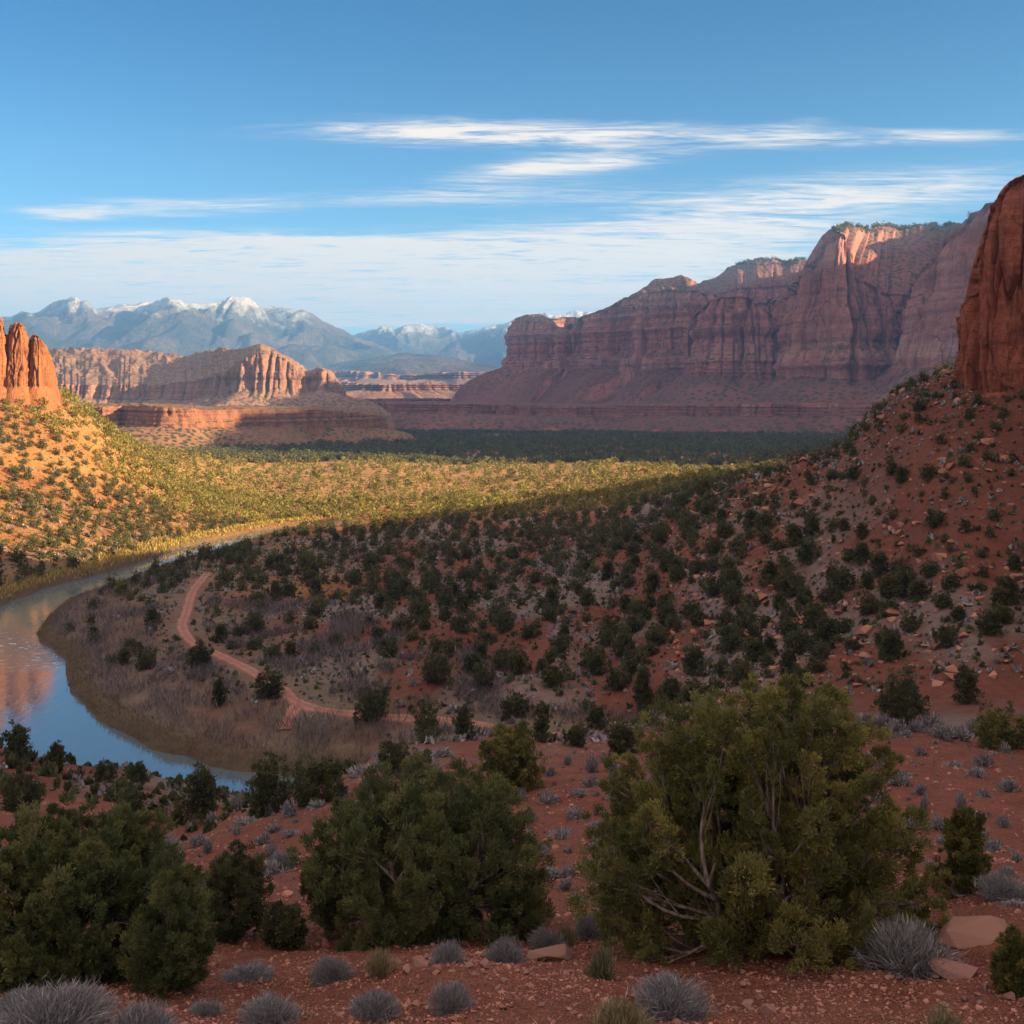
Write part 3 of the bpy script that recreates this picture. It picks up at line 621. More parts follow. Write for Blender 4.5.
# ------------------------------------------------------------------ snow mountains
def mountain(name, ridge, d, base_y, seed, mat, depth=2600, nx_=700, ny_=150, amp=0.38, label=None):
    R = np.array(ridge, float); xs = (R[:, 0] - CX) / F * d; zs = (HY - R[:, 1]) / F * d
    x = np.linspace(xs[0], xs[-1], nx_); ridge_z = np.interp(x, xs, zs)
    k = np.hanning(17); k /= k.sum(); ridge_z = np.convolve(np.pad(ridge_z, 8, mode='edge'), k, mode='valid')
    zb = (HY - base_y) / F * d
    t = np.linspace(-1, 1, ny_)
    X, T = np.meshgrid(x, t, indexing='ij')
    Yw = d + T * depth + 260 * fbm(X / 1500, 0.3, seed, 3) * (1 - np.abs(T))
    sp_ = ridged(X / 1150 + 0.35 * fbm(X / 900, Yw / 900, seed + 2, 2), Yw / 2600, seed, 5, 0.55)
    fall = np.clip(1 - np.abs(T), 0, 1)
    Hh = (ridge_z - zb)[:, None]
    z = zb + Hh * (fall ** 0.95) + Hh * amp * 2.2 * (sp_ - 0.45) * np.clip(np.abs(T) * 4, 0.0, 1) * fall ** 0.5
    z = z + Hh * 0.07 * fbm(X / 260, Yw / 260, seed + 7, 5) * fall ** 0.5
    crest = ridge_z[:, None] + 34 * fbm(X / 210, 0.0, seed, 4)
    z = np.minimum(z, crest + 25 * (1 - np.abs(T)))
    V = np.stack([X, Yw, z - 60 * (np.abs(T) > 0.985)], -1)
    o = link(name, new_mesh(name, V.reshape(-1, 3), quads=grid_quads(nx_, ny_), mats=[mat]))
    tag(o, label, 'mountains', kind='structure')
def mountain_mat(name, snow_z):
    m = Mat(name, 0.9, 0.15); P = m.pos()
    sx = m.n('ShaderNodeSeparateXYZ'); m.l(P, sx.inputs[0]); Z = sx.outputs[2]
    g = m.n('ShaderNodeNewGeometry'); sn = m.n('ShaderNodeSeparateXYZ'); m.l(g.outputs['Normal'], sn.inputs[0])
    a = m.noise(P, 0.0022, 8, 0.68); b_ = m.noise(P, 0.012, 6, 0.7)
    c = m.mix(m.ramp(a, 0.4, 0.62), (0.15, 0.115, 0.10), (0.04, 0.046, 0.05))
    c = m.mix(m.ramp(b_, 0.45, 0.65, 0, 0.6), c, (0.05, 0.055, 0.04))
    h = m.math('ADD', Z, m.math('ADD', m.math('MULTIPLY', m.math('SUBTRACT', b_, 0.5), 420.0), m.math('MULTIPLY', m.math('SUBTRACT', a, 0.5), 520.0)))
    c = m.mix(m.ramp(h, snow_z, snow_z + 250, 0, 0.75), c, (0.82, 0.82, 0.84))
    m.color(c); m.bump(m.math('ADD', b_, a), 1.0, 120.0)
    return m.m
mountain('snow_mountain', [(-500,345),(-300,330),(-120,322),(0,319),(30,315),(60,317),(85,314),(110,308),(135,304),(160,306),(185,309),(205,305),(228,301),(245,305),(270,309),(292,308),(312,315),(335,327),(360,338),(385,347),(420,357),(470,368),(540,378),(640,388)], 9000, 396, 3.0, mountain_mat('mountain_rock', 545), label='blue mountain range with snow along its jagged crest')
mountain('snow_mountain', [(250,372),(320,348),(355,336),(378,331),(400,328),(420,324),(440,327),(462,331),(485,328),(505,322),(520,319),(560,314),(640,310),(760,318),(900,340)], 11000, 392, 8.0, mountain_mat('far_mountain_rock', 530), depth=1400, label='fainter blue snow capped mountains seen past the end of the canyon wall')
mountain('foothill', [(150,384),(260,372),(330,364),(380,356),(410,352),(440,357),(480,364),(540,374),(640,384)], 7200, 394, 12.0, mountain_mat('foothill_rock', 2600), depth=1200, amp=0.12, label='low dark blue foothill in front of the snowy mountains')

# ------------------------------------------------------------------ haze
HAZE = True
if HAZE:
    x0, x1, y0, y1, z0, z1 = -12000, 12000, -2500, 12600, -125, 980
    hv = np.array([(x, y, z) for x in (x0, x1) for y in (y0, y1) for z in (z0, z1)])
    hq = [(0, 1, 3, 2), (4, 6, 7, 5), (0, 4, 5, 1), (2, 3, 7, 6), (0, 2, 6, 4), (1, 5, 7, 3)]
    hm = bpy.data.materials.new('haze'); hm.use_nodes = True; t = hm.node_tree; t.nodes.clear()
    o_ = t.nodes.new('ShaderNodeOutputMaterial'); pv = t.nodes.new('ShaderNodeVolumePrincipled')
    pv.inputs['Color'].default_value = (0.17, 0.43, 0.95, 1); pv.inputs['Density'].default_value = 9.5e-5; pv.inputs['Anisotropy'].default_value = 0.1
    t.links.new(pv.outputs[0], o_.inputs['Volume'])
    tag(link('haze', new_mesh('haze', hv, quads=hq, mats=[hm], smooth=False)), kind='stuff')
#VEGETATION
# ------------------------------------------------------------------ plants: builders
def unit(v): return v / np.maximum(np.linalg.norm(v, axis=-1, keepdims=True), 1e-9)
def diamonds(base, d, length, width, r):
    """leaf-sized diamonds: base points, directions, lengths, widths -> verts (n*4), quads"""
    n = len(base); rnd = r.normal(size=(n, 3)); side = unit(np.cross(d, rnd)) * (width * 0.5)[:, None]
    mid = base + d * (length * 0.5)[:, None]; tip = base + d * length[:, None]
    V = np.stack([base, mid - side, tip, mid + side], 1).reshape(-1, 3)
    return V, np.arange(n * 4).reshape(n, 4)
def tube(pts, rad, k=5):
    P = np.asarray(pts, float); n = len(P); t = unit(np.gradient(P, axis=0))
    ref = np.where(np.abs(t[:, 2:3]) > 0.9, np.array([[1., 0, 0]]), np.array([[0, 0, 1.]]))
    a = unit(np.cross(t, ref)); b = np.cross(t, a); th = np.arange(k) * 2 * pi / k
    V = P[:, None] + np.asarray(rad)[:, None, None] * (np.cos(th)[None, :, None] * a[:, None] + np.sin(th)[None, :, None] * b[:, None])
    i, j = np.meshgrid(np.arange(n - 1), np.arange(k), indexing='ij'); j2 = (j + 1) % k
    Q = np.stack([i * k + j, i * k + j2, (i + 1) * k + j2, (i + 1) * k + j], -1).reshape(-1, 4)
    return V.reshape(-1, 3), Q
def join(parts):
    V, Q, b = [], [], 0
    for v, q in parts: V.append(v); Q.append(q + b); b += len(v)
    return np.concatenate(V), np.concatenate(Q)
def bez(a, b, c, n=6):
    t = np.linspace(0, 1, n)[:, None]; return (1 - t) ** 2 * a + 2 * t * (1 - t) * b + t * t * c

def plant_tree(seed, W, H, lobes, tufts, blades, leaf, shape='dome', skirt=0.12, limbs=9, fill=0.25, upright=0.7, gap=0.1, twig=True):
    """juniper or pinyon: limbs from one foot, foliage in plumes of tufts of scale-leaf sprays. Returns trunk and crown arrays."""
    r = np.random.default_rng(seed)
    LC, LA, LS = [], [], []
    ga = pi * (3 - 5 ** 0.5)
    ph0 = r.uniform(0, 6.28)
    asym = [r.uniform(0.93, 1.07) for _ in range(8)]
    for i in range(lobes):
        th = ph0 + i * ga + r.normal() * 0.15
        f = (i + 0.5) / lobes
        inner = r.random() < fill
        if r.random() < gap: continue
        k = asym[int((th % 6.2832) / 6.2832 * 8) % 8]
        if shape == 'dome':
            sz = -0.22 + 1.22 * f; c_ = math.sqrt(max(0, 1 - max(sz, 0) ** 2)) * (1 - 0.25 * max(0, -sz) / 0.22)
            rad = r.uniform(0.70, 0.92) * (0.62 if inner else 1)
            p = np.array([W / 2 * c_ * math.cos(th) * rad * k, W / 2 * c_ * math.sin(th) * rad * k, H * (skirt + 0.16 + (0.84 - skirt) * max(sz, -0.18) * (rad + 0.05) * (0.93 + 0.07 * k))])
        else:
            z = f ** 0.85; c_ = (1 - z) ** 0.75 * 0.95 + 0.08
            rad = r.uniform(0.6, 0.95) * (0.55 if inner else 1)
            p = np.array([W / 2 * c_ * math.cos(th) * rad * k, W / 2 * c_ * math.sin(th) * rad * k, H * (skirt + (0.95 - skirt) * z)])
        LC.append(p)
        o = np.array([p[0] / W, p[1] / W, 0.0]); o = o / max(np.linalg.norm(o), 1e-6)
        LA.append(unit(o * (1 - upright) + np.array([0, 0, upright]) + r.normal(size=3) * 0.12))
        LS.append(r.uniform(0.8, 1.25))
    LC = np.array(LC); LA = np.array(LA); LS = np.array(LS); n = len(LC)
    size = (1.55 if n < 70 else 1.30) * math.sqrt(W * W * 2.6 / max(n, 1)) / 2.9 * LS * r.choice([0.8, 1.0, 1.0, 1.15], n)
    ms_ = float(size.mean()); LC = LC * np.array([1 - 1.35 * ms_ / W, 1 - 1.35 * ms_ / W, 1 - 1.05 * ms_ / H])
    # tufts in each plume
    T = n * tufts; li = np.repeat(np.arange(n), tufts)
    d = unit(r.normal(size=(T, 3))); rr = r.uniform(0.35, 1.0, T) ** 0.6
    ax = LA[li]; along = (d * ax).sum(1, keepdims=True) * ax
    off = (d * 0.80 + along * 0.85) * (rr * size[li])[:, None]
    TC = LC[li] + off; TC[:, 2] = np.maximum(TC[:, 2], 0.03 * H + 0.05 * r.random(T) * H)
    TA = unit(ax * 0.9 + unit(off) * 0.9 + r.normal(size=(T, 3)) * 0.25)
    TS = size[li] * r.uniform(0.22, 0.42, T)
    B = T * blades; ti = np.repeat(np.arange(T), blades)
    bd = unit(r.normal(size=(B, 3))); br = r.random(B) ** 0.5
    base = TC[ti] + (bd * br[:, None] * 0.8 + TA[ti] * (r.random(B) - 0.3)[:, None] * 0.9) * TS[ti][:, None]
    dr = unit(TA[ti] * 0.9 + bd * 0.75 + r.normal(size=(B, 3)) * 0.35 + np.array([0, 0, .25]))
    ln = leaf * r.uniform(0.7, 1.4, B)
    V, Q = diamonds(base, dr, ln, ln * r.uniform(0.20, 0.36, B) * (1.0 if B > 40000 else 1.5), r)
    tint = np.clip(0.5 + 0.26 * r.normal(size=n)[li][ti] + 0.18 * r.normal(size=T)[ti] + 0.12 * r.normal(size=B), 0, 1)
    # limbs
    parts = []
    LM = []
    for k in range(limbs):
        th = k * 2 * pi / limbs + r.normal() * 0.25; reach = r.uniform(0.45, 0.75)
        if shape == 'dome':
            e = np.array([W / 2 * reach * math.cos(th) * r.uniform(0.3, 1.0), W / 2 * reach * math.sin(th) * r.uniform(0.3, 1.0), H * r.uniform(0.4, 0.8)])
            a = np.array([math.cos(th), math.sin(th), 0]) * 0.035 * W; b = np.array([e[0] * 0.75, e[1] * 0.75, e[2] * 0.35])
        else:
            e = np.array([r.normal() * 0.03 * W, r.normal() * 0.03 * W, H * (0.95 if k == 0 else r.uniform(0.4, 0.8))]); a = np.array([r.normal(), r.normal(), 0]) * 0.01 * W; b = e * 0.5
        a[2] = -0.06 * H
        P = bez(a, b, e, 9) + np.concatenate([np.zeros((2, 3)), r.normal(size=(7, 3)) * 0.012 * W])
        LM.append(P); parts.append(tube(P, np.linspace(0.022, 0.003, 9) * W * r.uniform(0.8, 1.2), 6))
    LMs = np.array(LM)
    for i in range(n):
        dd = np.linalg.norm(LMs - LC[i] * np.array([1, 1, 0.75]), axis=2); k, j = np.unravel_index(np.argmin(dd + 0.1 * W * np.abs(np.arange(9) - 4)[None] / 4), dd.shape)
        j = max(1, min(j, 7)); s0 = LMs[k, j]; e = LC[i]
        mid = (s0 + e) / 2 + r.normal(size=3) * 0.03 * W + np.array([0, 0, -0.03 * H])
        parts.append(tube(bez(s0, mid, e, 6), np.linspace(0.0065, 0.0028, 6) * W, 4))
        if twig:
            for q in range(4):
                a = bez(s0, mid, e, 6)[r.integers(2, 6)]; b = e + unit(r.normal(size=3) + LA[i] * 1.2) * size[i] * r.uniform(0.6, 1.1)
                parts.append(tube(bez(a, (a + b) / 2 + r.normal(size=3) * 0.02 * W, b, 5), np.linspace(0.0024, 0.0008, 5) * W, 3))
    tv, tq = join(parts); tv[:, 2] = np.maximum(tv[:, 2], -0.08 * H)
    return (tv, tq), (V, Q, np.repeat(tint, 4))

def foliage_mat(name, a, b, tip):
    m = Mat(name, 0.75, 0.15); t = m.attr('tint').outputs['Fac']
    c = m.mix(m.ramp(t, 0.15, 0.6), a, b); c = m.mix(m.ramp(t, 0.62, 0.95), c, tip)
    rd_ = m.n('ShaderNodeObjectInfo').outputs['Random']
    c = m.mix(m.math('MULTIPLY', rd_, 0.35), c, m.mix(1.0, c, (0.75, 0.85, 0.8), 'MULTIPLY'))
    m.color(c)
    tr = m.n('ShaderNodeBsdfTranslucent'); m.l(c, tr.inputs[0]); mx = m.n('ShaderNodeMixShader'); mx.inputs[0].default_value = 0.22
    m.l(m.b.outputs[0], mx.inputs[1]); m.l(tr.outputs[0], mx.inputs[2]); m.l(mx.outputs[0], m.nt.nodes['Material Output'].inputs[0])
    return m.m
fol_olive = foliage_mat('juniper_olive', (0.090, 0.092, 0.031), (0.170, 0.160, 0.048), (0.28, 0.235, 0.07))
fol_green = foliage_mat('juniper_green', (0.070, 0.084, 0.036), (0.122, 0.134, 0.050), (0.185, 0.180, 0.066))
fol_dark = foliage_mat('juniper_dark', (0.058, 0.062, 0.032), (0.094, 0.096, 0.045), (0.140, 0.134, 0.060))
fol_sunlit = foliage_mat('juniper_sunlit', (0.105, 0.10, 0.030), (0.20, 0.175, 0.052), (0.30, 0.245, 0.078))  # paler, yellower copy: warm sunlight put into the leaf colour
mb = Mat('juniper_bark', 0.95, 0.1); P = mb.objpos()
mb.color(mb.mix(mb.ramp(mb.noise(mb.scaled(P, (9, 9, 2)), 2.0, 5), 0.35, 0.7), (0.085, 0.06, 0.045), (0.22, 0.18, 0.15))); bark = mb.m

def ground_at(px, py):
    p = ray_ground(px, py); z = float(ground_z(np.array([p[0]]), np.array([p[1]]))[0]); return p[0], p[1], z
TREES = []
def big_tree(px, py, wpx, hpx, label, mat, seed, lobes, tufts, blades, leafpx, shape='dome', **kw):
    x, y, z = ground_at(px, py); k = y / F; W, H = wpx * k, hpx * k
    (tv, tq), (cv, cq, tint) = plant_tree(seed, W, H, lobes, tufts, blades, leafpx * k, shape, **kw)
    e = bpy.data.objects.new('juniper_tree', None); COL.objects.link(e); e.location = (x, y, z); e.empty_display_size = 0.5
    tag(e, label, 'tree')
    link('trunk', new_mesh('trunk', tv, quads=tq, mats=[bark]), e)
    link('crown', new_mesh('crown', cv, quads=cq, mats=[mat], smooth=False, attr={'tint': tint}), e)
    TREES.append((x, y, W)); return e
# the junipers of the near slope, one by one
big_tree(757, 948, 395, 285, 'largest olive juniper, broad and rounded, alone on the bare red gravel', fol_olive, 11, 231, 20, 123, 3.5, skirt=0.04, limbs=15, gap=0.0, fill=0.40)
big_tree(423, 934, 290, 176, 'wide dark green juniper with a flattened crown, between the two other big junipers', fol_green, 12, 176, 18, 113, 3.2, skirt=0.02, limbs=11)
big_tree(66, 978, 270, 178, 'big green juniper at the near corner, above the pale sage mat', fol_green, 13, 198, 20, 123, 3.5, skirt=0.02, limbs=11)
big_tree(176, 988, 98, 142, 'narrow green juniper leaning out beside the big one at the near corner', fol_green, 14, 34, 22, 107, 3.4, skirt=0.03, limbs=7)
big_tree(232, 938, 82, 100, 'dark juniper half hidden behind the narrow leaning one, with a forked top', fol_dark, 15, 34, 18, 80, 2.8, skirt=0.05, limbs=6)
big_tree(285, 948, 46, 46, 'low dark juniper bush in the gap between two large junipers', fol_dark, 16, 20, 16, 55, 3.2, skirt=0.02, limbs=5)
big_tree(508, 792, 76, 70, 'medium rounded juniper standing on the crest of the red ridge', fol_olive, 17, 40, 18, 48, 2.5, skirt=0.03, limbs=7)
big_tree(966, 893, 70, 86, 'small upright olive juniper beside the rounded sagebrush on bare red slope', fol_olive, 18, 34, 18, 55, 3.0, skirt=0.02, limbs=6, shape='cone')
big_tree(1018, 990, 56, 62, 'yellow green juniper bush cut by the picture edge below the flat slab', fol_olive, 19, 26, 20, 98, 3.2, skirt=0.02, limbs=5)
big_tree(900, 725, 58, 52, 'dark spreading juniper rising behind the grey sage on the ridge crest', fol_dark, 20, 30, 16, 24, 2.6, skirt=0.02, limbs=6)
big_tree(1000, 748, 56, 46, 'round olive juniper at the end of the ridge crest', fol_olive, 21, 30, 16, 24, 2.6, skirt=0.02, limbs=6)
big_tree(202, 823, 46, 60, 'pinyon with open layered branches standing against the blue water', fol_dark, 22, 30, 14, 32, 2.5, shape='cone', skirt=0.1, limbs=3, upright=0.35)
big_tree(268, 815, 52, 62, 'dark juniper at the water, first of the dense clump below the ridge', fol_dark, 23, 26, 16, 32, 2.5, limbs=6, skirt=0.02)
big_tree(318, 803, 62, 48, 'dark juniper at the inland end of the dense clump below the ridge', fol_dark, 24, 26, 16, 32, 2.5, limbs=6, skirt=0.02)
big_tree(18, 765, 36, 42, 'dark tree on the near bank just under the glowing reflection', fol_dark, 25, 24, 14, 20, 2.5, limbs=5, shape='cone', skirt=0.02)
big_tree(57, 772, 22, 30, 'small pointed pinyon on the near bank in front of the open water', fol_dark, 26, 18, 12, 20, 2.2, limbs=3, shape='cone', skirt=0.05)
big_tree(105, 782, 24, 22, 'low flat topped bush on the bank, beside the pointed pinyon', fol_dark, 27, 16, 12, 20, 2.2, limbs=4, skirt=0.02)
big_tree(137, 786, 24, 26, 'small open pinyon on the bank overlapping the middle of the water', fol_dark, 28, 16, 12, 20, 2.2, limbs=3, shape='cone', skirt=0.15, upright=0.3)
big_tree(131, 828, 36, 40, 'dark rounded bush just above the big corner juniper', fol_dark, 29, 22, 14, 24, 2.6, limbs=4, skirt=0.02)
big_tree(20, 812, 52, 44, 'broad dark bush on the bank slope above the corner juniper', fol_dark, 30, 24, 14, 24, 2.6, limbs=4, skirt=0.02)
big_tree(622, 754, 38, 36, 'rounded dark juniper beside the top of the largest olive juniper', fol_dark, 31, 26, 14, 24, 2.4, limbs=5, skirt=0.02)
big_tree(398, 775, 44, 44, 'dark juniper behind the red crest, above the wide flattened juniper', fol_dark, 32, 26, 14, 24, 2.4, limbs=5, skirt=0.02)
big_tree(428, 742, 32, 44, 'tall dark juniper in the brush where the trail goes out of sight', fol_dark, 33, 22, 14, 20, 2.2, limbs=5, skirt=0.02)
big_tree(463, 740, 26, 34, 'second dark juniper in the brush, between the tall one and the ridge juniper', fol_dark, 34, 20, 14, 20, 2.1, limbs=5, shape='cone', skirt=0.02)
big_tree(542, 742, 24, 44, 'narrow dark juniper beneath the bare red cut bank', fol_dark, 35, 20, 14, 20, 2.1, limbs=4, shape='cone', skirt=0.02)
big_tree(576, 746, 22, 24, 'small bush beneath the cut bank beside the narrow juniper', fol_dark, 36, 16, 12, 20, 2.0, limbs=4, skirt=0.02)
big_tree(372, 720, 42, 40, 'round dark juniper standing right on the trail edge', fol_dark, 37, 26, 14, 24, 2.2, limbs=5, skirt=0.02)
big_tree(270, 697, 30, 30, 'wide leafy juniper bush at the bend of the trail', fol_dark, 38, 22, 14, 20, 2.1, limbs=5, skirt=0.02)
big_tree(200, 667, 27, 31, 'dark paired juniper just below the narrow stretch of the trail', fol_dark, 39, 22, 14, 20, 2.0, limbs=5, skirt=0.02)
big_tree(219, 706, 17, 29, 'lone upright juniper on the tan flat inside the river bend', fol_dark, 40, 18, 14, 20, 1.9, limbs=4, shape='cone', skirt=0.02)
big_tree(125, 664, 15, 19, 'lone small juniper nearest to the river on the tan flat', fol_dark, 41, 16, 12, 16, 1.7, limbs=4, skirt=0.02)
big_tree(643, 712, 28, 46, 'tallest dark juniper in the gully below the grey sage slope', fol_dark, 42, 24, 14, 20, 2.1, limbs=4, shape='cone', skirt=0.02)
big_tree(553, 687, 24, 24, 'round juniper on the grey flat just above the bare cut bank', fol_dark, 43, 20, 14, 20, 2.0, limbs=5, skirt=0.02)
big_tree(966, 703, 31, 39, 'conical dark juniper alone on the stony slope above the ridge end', fol_dark, 44, 24, 14, 20, 2.1, limbs=4, shape='cone', skirt=0.02)
big_tree(438, 682, 36, 34, 'largest juniper of the draw above the trail, thick and dark', fol_dark, 45, 26, 14, 20, 2.1, limbs=5, skirt=0.02)

# ------------------------------------------------------------------ junipers scattered over the valley
def scatter(n, xr, yr, dens, spacing, seed):
    r = np.random.default_rng(seed); x = r.uniform(*xr, n); y = r.uniform(*yr, n)
    k = (np.abs(x) < 0.52 * y + 6) & (r.random(n) < dens(x, y)); x, y = x[k], y[k]
    cell = {}; keep = []
    sp = spacing(x, y) if callable(spacing) else np.full(len(x), spacing)
    for i in range(len(x)):
        c = (int(x[i] // 8), int(y[i] // 8)); ok = True
        for a in (-1, 0, 1):
            for b in (-1, 0, 1):
                for j in cell.get((c[0] + a, c[1] + b), ()):
                    if (x[i] - x[j]) ** 2 + (y[i] - y[j]) ** 2 < (0.5 * (sp[i] + sp[j])) ** 2: ok = False; break
                if not ok: break
            if not ok: break
        if ok: cell.setdefault(c, []).append(i); keep.append(i)
    return x[keep], y[keep]
def d_trees(x, y):
    r_ = np.hypot(x, y); rd = river_dist(x, y); td = trail_dist(x, y)
    d = np.full(x.shape, 0.75)
    d *= 0.75 + 0.45 * sstep(fbm(x / 30, y / 30, 12.0, 3), -0.35, 0.25)
    left = -x > 0.2 * y + 8
    d = np.where(left & (y > 200), 0.95, d)
    side = (x > 0.16 * y + 5) & (y < 260)
    d = np.where(side, 0.85, d)
    d = np.where((rd < 4), 0, d); d = np.where((rd < 24) & (y < 300) & ~left, 0.05 * d, d)
    d = np.where((rd < 50) & (y < 205) & (x < -0.08 * y), 0.16 * d, d)
    d = np.where(td < 3.2, 0, d)
    d = np.where((r_ > 400) & ~(left & (y < 480)), 1.15 - 0.35 * left, d)
    return np.clip(d, 0, 1)
sx1, sy1 = scatter(26000, (-240, 260), (104, 420), d_trees, lambda x, y: np.where(((x > 0.16 * y) & (y < 260)) | ((-x > 0.2 * y) & (y > 215)), 0.7, 1.0) * (2.7 + 1.7 * np.random.default_rng(1).random(len(x))), 21)
sx2, sy2 = scatter(16000, (-380, 330), (405, 720), d_trees, 7.6, 22)
pxs = sx1 / sy1 * F + CX
sz1 = ground_z(sx1, sy1)
# nothing in the bare strip just behind the near crest or on top of a tree built by hand
ok = np.ones(len(sx1), bool)
for (tx_, ty_, tw_) in TREES: ok &= np.hypot(sx1 - tx_, sy1 - ty_) > tw_ * 0.6 + 1.0
sx1, sy1, sz1, pxs = sx1[ok], sy1[ok], sz1[ok], pxs[ok]
r = np.random.default_rng(5)
side1 = (sx1 > 0.16 * sy1) & (sz1 > -20)
size1 = np.clip(r.lognormal(math.log(3.1), 0.28, len(sx1)), 1.5, 5.0)
size1 = np.where(side1, size1 * 0.62, size1)
hill1 = (-sx1 > 0.2 * sy1 + 8) & (sy1 > 200); size1 = np.minimum(size1, 4.2) * np.where(hill1, 0.72, 0.82)
hh1 = size1 * r.uniform(0.8, 1.15, len(sx1)); hh1 = np.where(hill1, hh1 * 1.15, hh1)
rank = np.argsort(-(size1 / sy1)); rank = rank[:262]
VAR = []
for k in range(8):
    shape = 'cone' if k in (2, 6) else 'dome'
    (tv, tq), (cv, cq, ti_) = plant_tree(100 + k, 1.0, 1.0, 26, 12, 14, 0.07, shape, skirt=0.0, limbs=5, twig=False, gap=0.05, upright=0.6)
    keep_t = len(tv)
    V = np.concatenate([tv, cv]); Q = np.concatenate([tq, cq + keep_t]); T_ = np.concatenate([np.zeros(keep_t), ti_])
    mi = np.concatenate([np.zeros(len(tq), int), np.ones(len(cq), int)])
    VAR.append((V, Q, T_, mi))
META = {}
def var_mesh(k, mat):
    if (k, mat.name) not in META:
        V, Q, T_, mi = VAR[k]; META[(k, mat.name)] = new_mesh('juniper_tree', V, quads=Q, mats=[bark, mat], smooth=False, attr={'tint': T_}, matidx=mi)
    return META[(k, mat.name)]
def zone(x, y, z, px):
    if -x > 0.2 * y + 8 and y > 200:
        return ('scattered juniper on the sunlit golden hill across the river', 'junipers on the golden hill') if px < 140 else ('scattered juniper on the sunlit low slope beyond the far bank', 'junipers beyond the far bank')
    if z > -20 and x > 0.16 * y: return ('low dark juniper on the steep red slope below the near cliff', 'junipers below the near cliff')
    if y < 205 and x < -0.08 * y and z < -36: return ('dark juniper on the brushy flat between river and trail', 'junipers between river and trail')
    if px < 420 and y < 200: return ('dark juniper on the red bank above the dirt trail', 'junipers above the trail')
    if px < 420: return ('dark juniper on the shaded flat near the end of the river', 'junipers near the end of the river')
    if y > 300: return ('dark juniper along the edge of the shadow next to the sunlit plain', 'junipers at the shadow edge')
    if y > 175: return ('dark juniper in the thick shaded stand mid valley', 'junipers in the shaded stand')
    if px > 720: return ('dark juniper on the grey sage slope below the red slope', 'junipers on the sage slope')
    return ('dark juniper around the gully and the grey flat above it', 'junipers around the gully')
for i in rank:
    lab, grp = zone(sx1[i], sy1[i], sz1[i], pxs[i])
    adj = 'bigger ' if size1[i] > 4.0 else ('small ' if size1[i] < 2.3 else '')
    k = int(r.integers(8)); form = 'cone shaped ' if k in (2, 6) else ('squat ' if hh1[i] < 0.9 * size1[i] else 'rounded ')
    o = link('juniper_tree', var_mesh(k, fol_sunlit if hill1[i] else fol_dark), None, (sx1[i], sy1[i], sz1[i] - 0.12))
    o.scale = (size1[i], size1[i], hh1[i]); o.rotation_euler = (0, 0, r.uniform(0, 6.28))
    tag(o, adj + form + lab, 'tree', adj + form + grp)
# the rest of the woodland, too many to count
def lod(seed, lobes, tufts, blades, leaf, shape='dome'):
    _, (cv, cq, ti_) = plant_tree(seed, 1.0, 1.0, lobes, tufts, blades, leaf, shape, skirt=0.0, limbs=3, twig=False, gap=0.1, upright=0.6); return cv, cq, ti_
LOD1 = [lod(200 + k, 16, 6, 7, 0.125, 'cone' if k == 2 else 'dome') for k in range(5)]
LOD2 = [lod(220 + k, 10, 4, 6, 0.19, 'cone' if k == 2 else 'dome') for k in range(5)]
LOD3 = [lod(240 + k, 9, 3, 4, 0.26) for k in range(4)]
def mass(x, y, z, wd, ht, lods, r):
    V, Q, T_ = [], [], []; b = 0
    kk = r.integers(len(lods), size=len(x)); th = r.uniform(0, 6.28, len(x)); tn = r.normal(size=len(x)) * 0.12
    for i in range(len(x)):
        cv, cq, ti_ = lods[kk[i]]; c, s_ = math.cos(th[i]), math.sin(th[i])
        v = np.empty_like(cv); v[:, 0] = (cv[:, 0] * c - cv[:, 1] * s_) * wd[i] + x[i]; v[:, 1] = (cv[:, 0] * s_ + cv[:, 1] * c) * wd[i] + y[i]; v[:, 2] = cv[:, 2] * ht[i] + z[i] - 0.1
        V.append(v); Q.append(cq + b); T_.append(np.clip(ti_ + tn[i], 0, 1)); b += len(cv)
    return np.concatenate(V), np.concatenate(Q), np.concatenate(T_)
rest = np.setdiff1d(np.arange(len(sx1)), rank)
near_m = rest[sy1[rest] < 330]; mid_m = rest[sy1[rest] >= 330]
A1 = mass(sx1[near_m], sy1[near_m], sz1[near_m], size1[near_m], hh1[near_m], LOD1, r)
size2 = np.clip(r.lognormal(math.log(3.5), 0.28, len(sx2)), 2.0, 5.5)
A2 = mass(np.concatenate([sx1[mid_m], sx2]), np.concatenate([sy1[mid_m], sy2]), ground_z(np.concatenate([sx1[mid_m], sx2]), np.concatenate([sy1[mid_m], sy2])), np.concatenate([size1[mid_m] * 1.15, size2]), np.concatenate([hh1[mid_m] * 1.15, size2 * r.uniform(0.7, 1.05, len(sx2))]), LOD2, r)
sx3 = r.uniform(-620, 620, 15000); sy3 = 690 + 900 * r.random(15000) ** 1.4; k3 = np.abs(sx3) < 0.5 * sy3; sx3, sy3 = sx3[k3], sy3[k3]
size3 = r.uniform(3.2, 5.8, len(sx3)); A3 = mass(sx3, sy3, ground_z(sx3, sy3), size3, size3 * 0.85, LOD3, r)
V = np.concatenate([A1[0], A2[0], A3[0]]); Q = np.concatenate([A1[1], A2[1] + len(A1[0]), A3[1] + len(A1[0]) + len(A2[0])]); T_ = np.concatenate([A1[2], A2[2], A3[2]])
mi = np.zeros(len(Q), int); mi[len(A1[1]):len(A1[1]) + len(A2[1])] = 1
tag(link('juniper_woodland', new_mesh('juniper_woodland', V, quads=Q, mats=[fol_dark, fol_sunlit], smooth=False, attr={'tint': T_}, matidx=mi)), kind='stuff')
print('TREES', len(sx1), len(sx2), len(sx3), len(Q))

